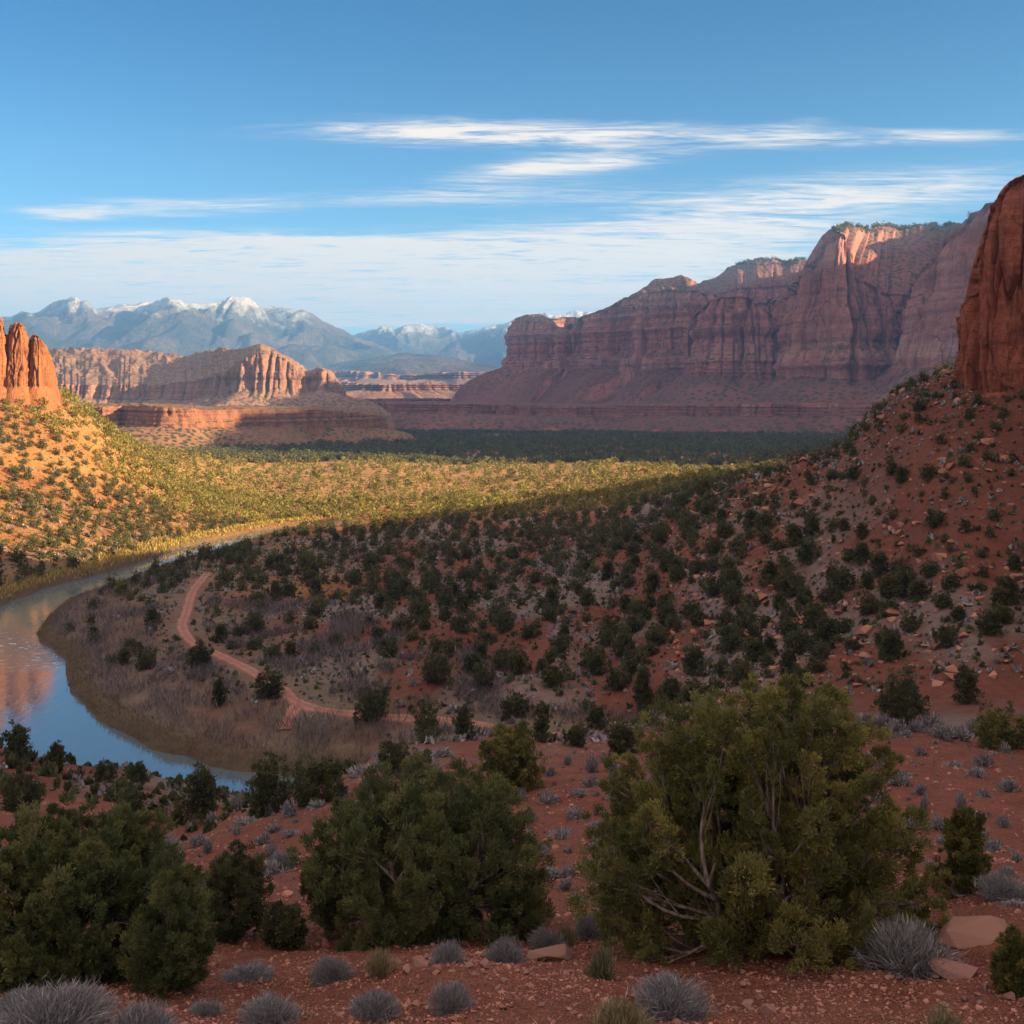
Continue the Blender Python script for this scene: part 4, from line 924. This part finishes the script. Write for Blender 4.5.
# ------------------------------------------------------------------ shrubs
def shrub_arrays(seed, n, W, H, blade_w, blade_l, up=0.35, leaves=0.5):
    r = np.random.default_rng(seed)
    ns = max(5, int(n ** 0.5 / 2)); sd_ = unit(np.stack([r.normal(size=ns), r.normal(size=ns), np.abs(r.normal(size=ns)) * (0.9 + up) + 0.1], 1)); sl_ = r.uniform(0.55, 1.12, ns)
    si = r.integers(ns, size=n)
    d = unit(sd_[si] + r.normal(size=(n, 3)) * 0.30); d[:, 2] = np.abs(d[:, 2]) + 0.10 * up; d = unit(d)
    rr = r.uniform(0.25, 1.0, n) ** 0.5
    lump = sl_[si] * (1 + 0.2 * noise3(d[:, 0] * 2.2 + seed, d[:, 1] * 2.2, d[:, 2] * 2.2))
    ln = blade_l * r.uniform(0.6, 1.3, n)
    tip = d * np.array([W / 2, W / 2, H]) * (rr * lump)[:, None]
    dr = unit(d * np.array([0.8, 0.8, 1.0 + up]) + r.normal(size=(n, 3)) * 0.28)
    base = tip - dr * ln[:, None]; base[:, 2] = np.maximum(base[:, 2], -0.03)
    V, Q = diamonds(base, dr, ln, blade_w * r.uniform(0.6, 1.4, n), r)
    return V, Q, np.repeat(np.clip(0.5 + 0.25 * r.normal(size=n), 0, 1), 4)
sage_m_ = foliage_mat('sagebrush', (0.135, 0.12, 0.125), (0.26, 0.235, 0.235), (0.40, 0.365, 0.355))
straw_m = foliage_mat('dry_grass', (0.14, 0.11, 0.06), (0.28, 0.22, 0.12), (0.42, 0.34, 0.20))
greensage_m = foliage_mat('rabbitbrush', (0.08, 0.08, 0.045), (0.16, 0.15, 0.08), (0.24, 0.22, 0.12))
twig_m = foliage_mat('bare_twigs', (0.095, 0.072, 0.074), (0.165, 0.13, 0.13), (0.27, 0.225, 0.22))
SH = {}
def shrub_mesh(kind, v):
    if (kind, v) not in SH:
        if kind == 'sage': a = shrub_arrays(300 + v, 8000, 1, .62, 0.0075, 0.17); mt = sage_m_
        elif kind == 'straw': a = shrub_arrays(320 + v, 2600, 1, .8, 0.010, 0.42, up=1.2); mt = straw_m
        elif kind == 'green': a = shrub_arrays(340 + v, 2800, 1, .75, 0.016, 0.22, up=.7); mt = greensage_m
        else: a = shrub_arrays(360 + v, 420, 1, .62, 0.045, 0.28); mt = sage_m_
        SH[(kind, v)] = new_mesh('sagebrush', a[0], quads=a[1], mats=[mt], smooth=False, attr={'tint': a[2]})
    return SH[(kind, v)]
def shrub(px, py, wpx, hpx, kind, name, label, cat='shrub', group=None):
    x, y, z = ground_at(px, py); k = y / F
    o = link(name, shrub_mesh(kind, int(r.integers(4))), None, (x, y, z - 0.03)); hz = {'sage': .84, 'straw': .85, 'green': .8, 'far': .66}[kind]
    o.scale = (wpx * k, wpx * k, hpx * k / hz); o.rotation_euler = (0, 0, r.uniform(0, 6.28)); tag(o, label, cat, group); return o
for a in [(668,1012,108,54,'sage','grey rounded sagebrush in the middle of the gravel, in front of the largest juniper'),
          (912,970,122,66,'sage','biggest grey sagebrush, next to the flat stone slab'),
          (1002,896,70,34,'sage','grey sagebrush cut by the picture edge above the slab'),
          (905,917,56,24,'sage','low sagebrush showing behind the biggest sagebrush'),
          (590,938,56,36,'sage','grey sagebrush tucked under the edge of the largest juniper'),
          (546,948,46,30,'sage','small sagebrush beside the pale bunch grass'),
          (330,978,52,32,'sage','dark grey sagebrush below the low bush between two junipers'),
          (375,1016,62,38,'sage','grey sagebrush pair, the one nearer the corner juniper'),
          (452,1010,58,40,'sage','grey sagebrush pair, the one nearer the gravel middle'),
          (272,1024,84,44,'sage','wide sagebrush touching the lower picture edge by the corner juniper'),
          (448,962,46,34,'sage','dark sagebrush under the wide flattened juniper'),
          (505,962,58,36,'sage','sagebrush between the flattened juniper and the red stone'),
          (250,976,64,20,'sage','flat grey mat of sage behind the corner juniper'),
          (207,1014,46,24,'sage','small twiggy sagebrush at the foot of the narrow leaning juniper'),
          (50,1034,150,66,'sage','large pale sagebrush mat filling the lower corner'),
          (140,1040,96,52,'sage','pale sagebrush beside the large mat in the lower corner'),
          (20,1010,70,30,'sage','sagebrush under the big corner juniper at the picture edge'),
          (157,858,52,38,'sage','tall purple grey brush at the foot of the slope behind the corner juniper'),
          (283,868,38,26,'sage','lone dark sagebrush midway up the bare red slope')]:
    shrub(*a[:5], 'sagebrush', a[5])
for a in [(380,974,46,30,'straw','pale bunch grass between two sagebrushes below the flattened juniper'),
          (566,946,40,24,'straw','pale bunch grass by the edge of the largest juniper'),
          (617,1034,104,38,'straw','wide pale grass tuft on the lower picture edge'),
          (942,1034,70,34,'straw','pale straw tuft on the lower picture edge under the slab')]:
    shrub(*a[:5], 'bunch_grass', a[5], 'grass tuft')
shrub(604, 978, 48, 36, 'green', 'rabbitbrush', 'small green brown brush beside the red stone at the juniper edge')
# shrubs over the red ridge
CREST = [(200,845,'far'),(245,825,'far'),(262,808,'far'),(300,792,'far'),(330,786,'far'),(362,775,'far'),(385,768,'far'),(418,762,'far'),(440,757,'far')]
for px, py, kd in CREST: shrub(px, py, r.uniform(26, 44), r.uniform(11, 17), 'far', 'sagebrush', 'sagebrush in the row along the crest of the red ridge', group='sagebrush along the red crest')
for px in np.linspace(838, 1020, 13): shrub(px, 722 + (px - 838) * 0.135 + r.normal() * 2.5, r.uniform(22, 44), r.uniform(12, 22), 'far', 'sagebrush', 'pale sagebrush in the row along the ridge crest behind the largest juniper', group='sagebrush along the far crest')
sp_ = []
def red_spot(tries, xr, yr, gap):
    for _ in range(tries):
        px, py = r.uniform(*xr), r.uniform(*yr)
        if py < 770 - 0.09 * (px - 400) - 0.0 * px + 4 and px < 800: continue
        if py < 728 + 0.11 * max(px - 830, 0): continue
        if py > 935 or any(abs(px - a) < gap and abs(py - b) < gap * 0.5 for a, b in sp_): continue
        if px < 330 and py < 850 - (px - 150) * 0.45: continue
        sp_.append((px, py)); yield px, py
for px, py in red_spot(420, (200, 1024), (730, 905), 17):
    side_ = 'by the open gravel' if py > 850 else ('high on the slope' if py < 790 else 'midway down the slope')
    where = 'on the bare red slope beyond the largest juniper' if px > 800 else ('on the red slope between the two large junipers' if px > 530 else 'on the red slope beside the flattened juniper')
    shrub(px, py, r.uniform(12, 40) * (0.75 if py < 780 else 1), r.uniform(8, 20), 'far', 'sagebrush', 'small sagebrush ' + where + ', ' + side_, group='small sagebrush ' + where + ' ' + side_)
print('RED SHRUBS', len(sp_))
# low grey sage over the flats: ground cover
def small(seed, n): return shrub_arrays(seed, n, 1, .6, 0.22, 0.5)
SM = [small(400 + k, 16) for k in range(6)]
def d_sage(x, y):
    rd = river_dist(x, y); td = trail_dist(x, y)
    d = 0.10 + 0.75 * sstep(fbm(x / 16, y / 30, 1.2, 5) + 0.12, -0.15, 0.3)
    d = np.where((x > 0.16 * y + 4) & (y < 260), 0.35, d); d = np.where((rd < 10) | (td < 1.8), 0, d)
    return np.clip(d, 0, 1)
gx1, gy1 = scatter(70000, (-130, 180), (96, 300), d_sage, 0.95, 31)
gx2, gy2 = scatter(6000, (-220, 40), (225, 480), lambda x, y: np.where((-x > 0.2 * y) & (river_dist(x, y) > 4), 0.8, 0.15), 1.8, 32)
gx3, gy3 = scatter(900, (-60, 40), (70, 118), lambda x, y: np.where((river_dist(x, y) > 2) & (x < -0.12 * y), 0.8, 0), 1.1, 33)
gxx, gyy = np.concatenate([gx1, gx2, gx3]), np.concatenate([gy1, gy2, gy3])
wd = np.clip(r.lognormal(math.log(0.95), 0.4, len(gxx)), 0.35, 2.2)
S_ = mass(gxx, gyy, ground_z(gxx, gyy) + 0.05, wd, wd * 0.9, SM, r)
tag(link('sage_scrub', new_mesh('sage_scrub', S_[0], quads=S_[1], mats=[sage_m_], smooth=False, attr={'tint': S_[2]})), kind='stuff')
print('SAGE', len(gxx))
lx, ly = scatter(9000, (-60, 20), (44, 116), lambda x, y: np.where((river_dist(x, y) > 1.0) & (x < -0.14 * y) & (y > 60 - 0.3 * x), 0.8, 0.0), 1.25, 37)
wd = np.clip(r.lognormal(math.log(1.0), 0.45, len(lx)), 0.4, 2.4)
S4 = mass(lx, ly, ground_z(lx, ly) + 0.05, wd, wd * 0.95, [small(460 + k, 60) for k in range(4)], r)
tag(link('bank_scrub', new_mesh('bank_scrub', S4[0], quads=S4[1], mats=[fol_dark], smooth=False, attr={'tint': S4[2]})), kind='stuff')
tx_, ty_ = scatter(7000, (-20, 36), (20, 68), lambda x, y: 0.25 + 0.6 * sstep(fbm(x / 5, y / 5, 2.0, 3), -0.1, 0.3), 0.7, 38)
wd = np.clip(r.lognormal(math.log(0.26), 0.4, len(tx_)), 0.12, 0.6)
S5 = mass(tx_, ty_, ground_z(tx_, ty_) + 0.08, wd, wd * 0.9, [shrub_arrays(470 + k, 60, 1, .6, 0.09, 0.4) for k in range(4)], r)
tag(link('slope_tufts', new_mesh('slope_tufts', S5[0], quads=S5[1], mats=[sage_m_], smooth=False, attr={'tint': S5[2]})), kind='stuff')
fx1, fy1 = scatter(60000, (-60, 180), (98, 300), lambda x, y: np.where((river_dist(x, y) < 12) | (trail_dist(x, y) < 1.8), 0, np.where(x > 0.16 * y, 0.85, 0.55)), 1.35, 35)
wd = np.clip(r.lognormal(math.log(0.95), 0.45, len(fx1)), 0.4, 2.4)
S2 = mass(fx1, fy1, ground_z(fx1, fy1) + 0.05, wd, wd * 0.95, SM, r)
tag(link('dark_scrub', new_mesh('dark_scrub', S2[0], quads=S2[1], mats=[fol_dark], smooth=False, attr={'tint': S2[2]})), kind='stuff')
hx, hy = scatter(60000, (-230, 120), (225, 560), lambda x, y: np.where(river_dist(x, y) < 3, 0, np.where(-x > 0.2 * y - 6, 0.85, 0.8 * (y > 330))), 1.3, 36)
wd = np.clip(r.lognormal(math.log(0.95), 0.4, len(hx)), 0.4, 2.2)
S3 = mass(hx, hy, ground_z(hx, hy) + 0.05, wd, wd * 0.8, SM, r)
tag(link('golden_grass', new_mesh('golden_grass', S3[0], quads=S3[1], mats=[foliage_mat('golden_grass', (0.13, 0.095, 0.035), (0.25, 0.165, 0.06), (0.36, 0.25, 0.095))], smooth=False, attr={'tint': S3[2]})), kind='stuff')
# willow thicket and bank grass along the inner bend, reeds on the far bank
def bank_pts(n, lo, hi, innerside, seed, yr=(95, 340)):
    r_ = np.random.default_rng(seed); x = r_.uniform(-135, 20, n); y = r_.uniform(*yr, n)
    k = np.abs(x) < 0.5 * y + 4; x, y = x[k], y[k]
    di = seg_dist(x, y, inner, False); do = seg_dist(x, y, outer, False); dn = di if innerside else do
    ins = inside(x, y, RIVER); k = (dn > lo) & (dn < hi) & ~ins & ((di < do) if innerside else (do < di)); return x[k], y[k], dn[k]
def blades(x, y, ht, wd_, lean, rr_):
    n = len(x); d = unit(np.stack([rr_.normal(size=n) * lean, rr_.normal(size=n) * lean, np.ones(n)], 1))
    b = np.stack([x, y, ground_z(x, y) - 0.05], 1); V, Q = diamonds(b, d, ht, wd_, rr_); return V, Q, np.repeat(np.clip(0.5 + 0.25 * rr_.normal(size=n), 0, 1), 4)
x, y, dn = bank_pts(520000, 1.6, 14, True, 51)
k = r.random(len(x)) < (sstep(dn, 1.4, 3) * (1 - sstep(dn, 8, 14)) * 0.9 + 0.04) * sstep(fbm(x / 4, y / 4, 3.0, 3), -0.4, 0.2); x, y = x[k], y[k]
x2 = r.uniform(-70, 25, 150000); y2 = r.uniform(104, 200, 150000); rd2 = river_dist(x2, y2); k = (rd2 > 12) & (rd2 < 46) & (trail_dist(x2, y2) > 3.2) & (ground_z(x2, y2) < -35.6) & (fbm(x2 / 8, y2 / 8, 7.7, 3) > 0.06) & (np.abs(x2) < .5 * y2); x2, y2 = x2[k], y2[k]
x, y = np.concatenate([x, x2]), np.concatenate([y, y2]); n = len(x)
W_ = blades(x, y, r.uniform(0.7, 1.9, n) * (1 - 0.65 * sstep(y, 200, 260)) * (1 + 0.4 * fbm(x / 5, y / 5, 1.0, 2)), r.uniform(0.04, 0.10, n), 0.4, r)
tag(link('willow_brush', new_mesh('willow_brush', W_[0], quads=W_[1], mats=[twig_m], smooth=False, attr={'tint': np.clip(W_[2] + 0.3 * np.repeat(fbm(x / 7, y / 7, 9.0, 3), 4), 0, 1)})), kind='stuff')
x, y, dn = bank_pts(600000, 0.1, 3.6, True, 52); k = r.random(len(x)) < 0.8 * (1 - sstep(dn, 1.4, 3.6)); x, y = x[k], y[k]; n1_ = n = len(x)
G1 = blades(x, y, r.uniform(0.3, 0.9, n), r.uniform(0.035, 0.09, n), 0.5, r)
tag(link('bank_grass', new_mesh('bank_grass', G1[0], quads=G1[1], mats=[foliage_mat('bank_grass', (0.075, 0.06, 0.035), (0.13, 0.10, 0.055), (0.2, 0.15, 0.08))], smooth=False, attr={'tint': G1[2]})), kind='stuff')
x, y, dn = bank_pts(150000, 0.3, 9, False, 53, (205, 345)); k = r.random(len(x)) < 0.9 * (1 - sstep(dn, 3, 9)); x, y = x[k], y[k]; n = len(x)
G2 = blades(x, y, r.uniform(0.5, 1.3, n), r.uniform(0.12, 0.3, n), 0.35, r)
tag(link('bank_reeds', new_mesh('bank_reeds', G2[0], quads=G2[1], mats=[foliage_mat('bank_reeds', (0.20, 0.14, 0.04), (0.38, 0.27, 0.075), (0.50, 0.36, 0.12))], smooth=False, attr={'tint': G2[2]})), kind='stuff')
print('BRUSH', len(W_[1]), len(G1[1]), len(G2[1]))
# a leafless grey tree by the trail fork
def bare_tree(px, py, wpx, hpx, label, seed):
    x, y, z = ground_at(px, py); k = y / F; W, H = wpx * k, hpx * k; rr_ = np.random.default_rng(seed); parts = []
    def grow(p, d, l, rad, lev):
        e = p + d * l; parts.append(tube(bez(p, (p + e) / 2 + rr_.normal(size=3) * l * 0.08, e, 4), np.linspace(rad, rad * 0.6, 4), 4))
        if lev: 
            for q in range(4 if lev > 1 else 5): grow(p + d * l * rr_.uniform(0.45, 1), unit(d + rr_.normal(size=3) * 0.55 + np.array([0, 0, .1])), l * rr_.uniform(0.5, 0.75), rad * 0.5, lev - 1)
    for q in range(3): grow(np.array([0, 0, -0.1]), unit(np.array([rr_.normal() * .35, rr_.normal() * .35, 1])), H * 0.42, 0.05 * W * .35, 3)
    v, q = join(parts)
    o = link('bare_tree', new_mesh('bare_tree', v, quads=q, mats=[grey_bark]), None, (x, y, z)); tag(o, label, 'tree')
mg = Mat('grey_bark', 0.9, 0.1); mg.color(mg.mix(mg.noise(mg.objpos(), 3.0, 3), (0.16, 0.13, 0.12), (0.30, 0.26, 0.25))); grey_bark = mg.m
bare_tree(331, 742, 34, 36, 'leafless pale grey tree in the brush next to the trail', 5)
bare_tree(302, 738, 18, 24, 'small leafless dark tree below the trail fork', 6)
bare_tree(238, 812, 24, 30, 'sparse leafless tree against the water beside the pinyon', 7)

# ------------------------------------------------------------------ stones
import bmesh
def rock_mesh(seed, flat=0.6, n=16, rough=0.03, edge=0.012):
    rr_ = np.random.default_rng(seed); bm = bmesh.new()
    for p in unit(rr_.normal(size=(n, 3))) * rr_.uniform(0.75, 1.0, (n, 1)) * np.array([.5, .42, .5 * flat]): bm.verts.new(p)
    bmesh.ops.convex_hull(bm, input=bm.verts)
    for v_ in [v_ for v_ in bm.verts if not v_.link_faces]: bm.verts.remove(v_)
    bmesh.ops.bevel(bm, geom=list(bm.edges), offset=edge, segments=1, affect='EDGES', profile=0.6)
    bmesh.ops.triangulate(bm, faces=bm.faces)
    bmesh.ops.subdivide_edges(bm, edges=bm.edges, cuts=2, use_grid_fill=True)
    co = np.array([v_.co for v_ in bm.verts]); nz = fbm(co[:, 0] * 5 + seed, co[:, 1] * 5, co[:, 2] * 9, 4)
    for v_, d in zip(bm.verts, nz): v_.co *= 1 + rough * float(d) * 2
    me = bpy.data.meshes.new('rock'); bm.to_mesh(me); bm.free()
    me.polygons.foreach_set('use_smooth', np.zeros(len(me.polygons), bool)); return me
ms = Mat('stone', 0.92, 0.15); P = ms.objpos(); oi = ms.n('ShaderNodeObjectInfo').outputs['Random']
c = ms.mix(oi, (0.25, 0.115, 0.085), (0.29, 0.165, 0.13)); c = ms.mix(ms.ramp(ms.noise(P, 4.0, 6, 0.7), 0.4, 0.7, 0, 0.6), c, (0.27, 0.15, 0.115)); ms.color(c); ms.bump(ms.noise(P, 14.0, 6, 0.7), 0.5, 0.05); stone = ms.m
RK = [rock_mesh(500 + k, 0.65, 11) for k in range(7)]
SL = [rock_mesh(520 + k, 0.30, 12, 0.02, 0.008) for k in range(3)]
for me in RK + SL: me.materials.append(stone)
def rock(px, py, wpx, hpx, label, slab=False, group=None, rot=None, name='rock'):
    x, y, z = ground_at(px, py); k = y / F; me = (SL if slab else RK)[int(r.integers(3 if slab else 7))]
    o = link(name, me, None, (x, y, z + 0.25 * hpx * k * (0.6 if slab else 1))); fl = 0.30 if slab else 0.65
    o.scale = (wpx * k * (1.25 if slab else 1), wpx * k * (0.8 if slab else 0.9), hpx * k / fl); o.rotation_euler = (r.uniform(-.12, .12) + (0.16 if slab else 0), r.uniform(-.12, .12) + (0.1 if slab else 0), r.uniform(0, 6.28) if rot is None else rot); tag(o, label, 'rock', group)
rock(977, 938, 92, 30, 'large flat red slab tilted beside the biggest sagebrush', True, rot=0.2, name='rock_slab')
rock(958, 975, 58, 24, 'pale flat stone lying in front of the biggest sagebrush', True, rot=0.0, name='rock_slab')
rock(552, 960, 50, 22, 'long red brown stone between the bunch grass and the gravel', True, rot=0.1, name='rock_slab')
for px, py, w_, h_ in [(392,967,22,14),(406,972,18,11),(420,966,26,15),(436,972,16,10),(470,968,14,9),(486,968,20,12),(475,976,12,8),(368,966,14,9)]:
    rock(px, py, w_, h_, 'red stone in the short row below the flattened juniper', group='row of red stones')
for px, py, w_, h_ in [(748,1008,24,14),(768,1014,22,14),(760,1000,14,9),(735,1012,12,9)]:
    rock(px, py, w_, h_, 'red stone in the little heap in front of the largest juniper', group='heap of red stones')
for px, py, w_, h_ in [(1000,985,20,13),(985,990,14,10),(1010,1000,18,12),(965,1000,12,8)]:
    rock(px, py, w_, h_, 'red stone below the flat slab near the yellow green bush', group='stones below the slab')
for i in range(60):
    px, py = r.uniform(190, 1024), r.uniform(958, 1022)
    rock(px, py, r.uniform(6, 13), r.uniform(4, 8), 'small red stone loose on the near gravel', group='small stones on the gravel')
# gravel on the near slope and rubble on the cliff's slope: beyond counting
def pebble(seed):
    rr_ = np.random.default_rng(seed); bm = bmesh.new()
    for p in unit(rr_.normal(size=(9, 3))) * np.array([.5, .4, .3]): bm.verts.new(p)
    bmesh.ops.convex_hull(bm, input=bm.verts)
    for v_ in [v_ for v_ in bm.verts if not v_.link_faces]: bm.verts.remove(v_)
    bmesh.ops.triangulate(bm, faces=bm.faces); bm.verts.index_update()
    v = np.array([v_.co for v_ in bm.verts]); f = np.array([[q.index for q in f_.verts] for f_ in bm.faces]); bm.free(); return v, f, np.full(len(v), rr_.random())
PB = [pebble(600 + k) for k in range(10)]
n = 95000; ph = r.uniform(-0.47, 0.47, n); yy = 10.8 + 12 * r.random(n) ** 1.5; xx = np.tan(ph) * yy
k = fbm(xx / 1.3, yy / 1.3, 3.3, 3) + 0.25 > r.uniform(-0.3, 0.9, n); xx, yy = xx[k], yy[k]; sz = np.clip(r.lognormal(math.log(0.022), 0.6, len(xx)), 0.010, 0.14)
g_ = mass(xx, yy, ground_z(xx, yy) + 0.1 + sz * 0.08, sz, sz, PB, r)
gm = Mat('gravel', 0.95, 0.1); t_ = gm.attr('tint').outputs['Fac']; gm.color(gm.mix(t_, (0.19, 0.068, 0.045), (0.43, 0.21, 0.15)))
tag(link('gravel', new_mesh('gravel', g_[0], tris=g_[1], mats=[gm.m], smooth=False, attr={'tint': g_[2]})), kind='stuff')
n = 26000; ph = r.uniform(-0.47, 0.47, n); yy = 17 + 52 * r.random(n) ** 0.9; xx = np.tan(ph) * yy
k = fbm(xx / 3.3, yy / 3.3, 5.3, 3) + 0.25 > r.uniform(-0.3, 0.9, n); xx, yy = xx[k], yy[k]; sz = np.clip(r.lognormal(math.log(0.075), 0.6, len(xx)), 0.03, 0.5)
g_ = mass(xx, yy, ground_z(xx, yy) + 0.1 + sz * 0.08, sz, sz, PB, r)
tag(link('slope_gravel', new_mesh('slope_gravel', g_[0], tris=g_[1], mats=[gm.m], smooth=False, attr={'tint': g_[2]})), kind='stuff')
bx, by = scatter(30000, (15, 130), (95, 240), lambda x, y: np.where((x > 0.14 * y), 0.15 + 0.8 * sstep(fbm(x / 12, y / 12, 5.0, 3), -0.2, 0.4), 0), 0.9, 61)
sz = np.clip(r.lognormal(math.log(0.6), 0.55, len(bx)), 0.25, 2.6)
g_ = mass(bx, by, ground_z(bx, by) + 0.1 + sz * .1, sz, sz, PB, r)
tag(link('talus_rubble', new_mesh('talus_rubble', g_[0], tris=g_[1], mats=[gm.m], smooth=False, attr={'tint': g_[2]})), kind='stuff')

n = 9000; ph = r.uniform(-0.47, 0.47, n); yy = 10.9 + 9 * r.random(n) ** 1.3; xx = np.tan(ph) * yy
k = fbm(xx / 1.1, yy / 1.1, 8.3, 3) > r.uniform(-0.5, 0.5, n); xx, yy = xx[k], yy[k]; n = len(xx)
d = unit(np.stack([r.normal(size=n), r.normal(size=n), np.abs(r.normal(size=n)) * 0.35], 1))
v, q = diamonds(np.stack([xx, yy, ground_z(xx, yy) + 0.005], 1), d, r.uniform(0.04, 0.16, n), r.uniform(0.004, 0.009, n), r)
tag(link('twig_litter', new_mesh('twig_litter', v, quads=q, mats=[straw_m], smooth=False, attr={'tint': np.repeat(np.clip(0.4 + 0.3 * r.normal(size=n), 0, 1), 4)})), kind='stuff')
# pines along the rims of the high mesas, seen as a dark fringe
fx, fy, fz = [], [], []
for nm, ns_, lo, px0, px1 in (('rock_tower', 1000, 4, 832, 950), ('layered_mesa', 400, 4, 735, 806), ('canyon_buttress', 700, 4, 960, 1010)):
    v = np.empty(len(bpy.data.objects[nm].data.vertices) * 3, np.float32); bpy.data.objects[nm].data.vertices.foreach_get('co', v); v = v.reshape(ns_, -1, 3)[:, 1:22].reshape(-1, 3)
    px = v[:, 0] / v[:, 1] * F + CX; top = (v[:, 2] / v[:, 1] > np.interp(px, [735, 806, 832, 950, 960, 985, 1010], [0.117, 0.117, 0.148, 0.144, 0.155, 0.174, 0.178])) & (px > px0) & (px < px1)
    v = v[top]
    if len(v): k = r.integers(len(v), size=min(260, len(v))); fx.append(v[k, 0]); fy.append(v[k, 1]); fz.append(v[k, 2])
if fx:
    fx, fy, fz = map(np.concatenate, (fx, fy, fz)); sz = r.uniform(5, 9, len(fx)); A_ = mass(fx, fy, fz, sz * 0.9, sz, LOD3, r)
    tag(link('rim_woods', new_mesh('rim_woods', A_[0], quads=A_[1], mats=[fol_dark], smooth=False, attr={'tint': A_[2]})), kind='stuff')
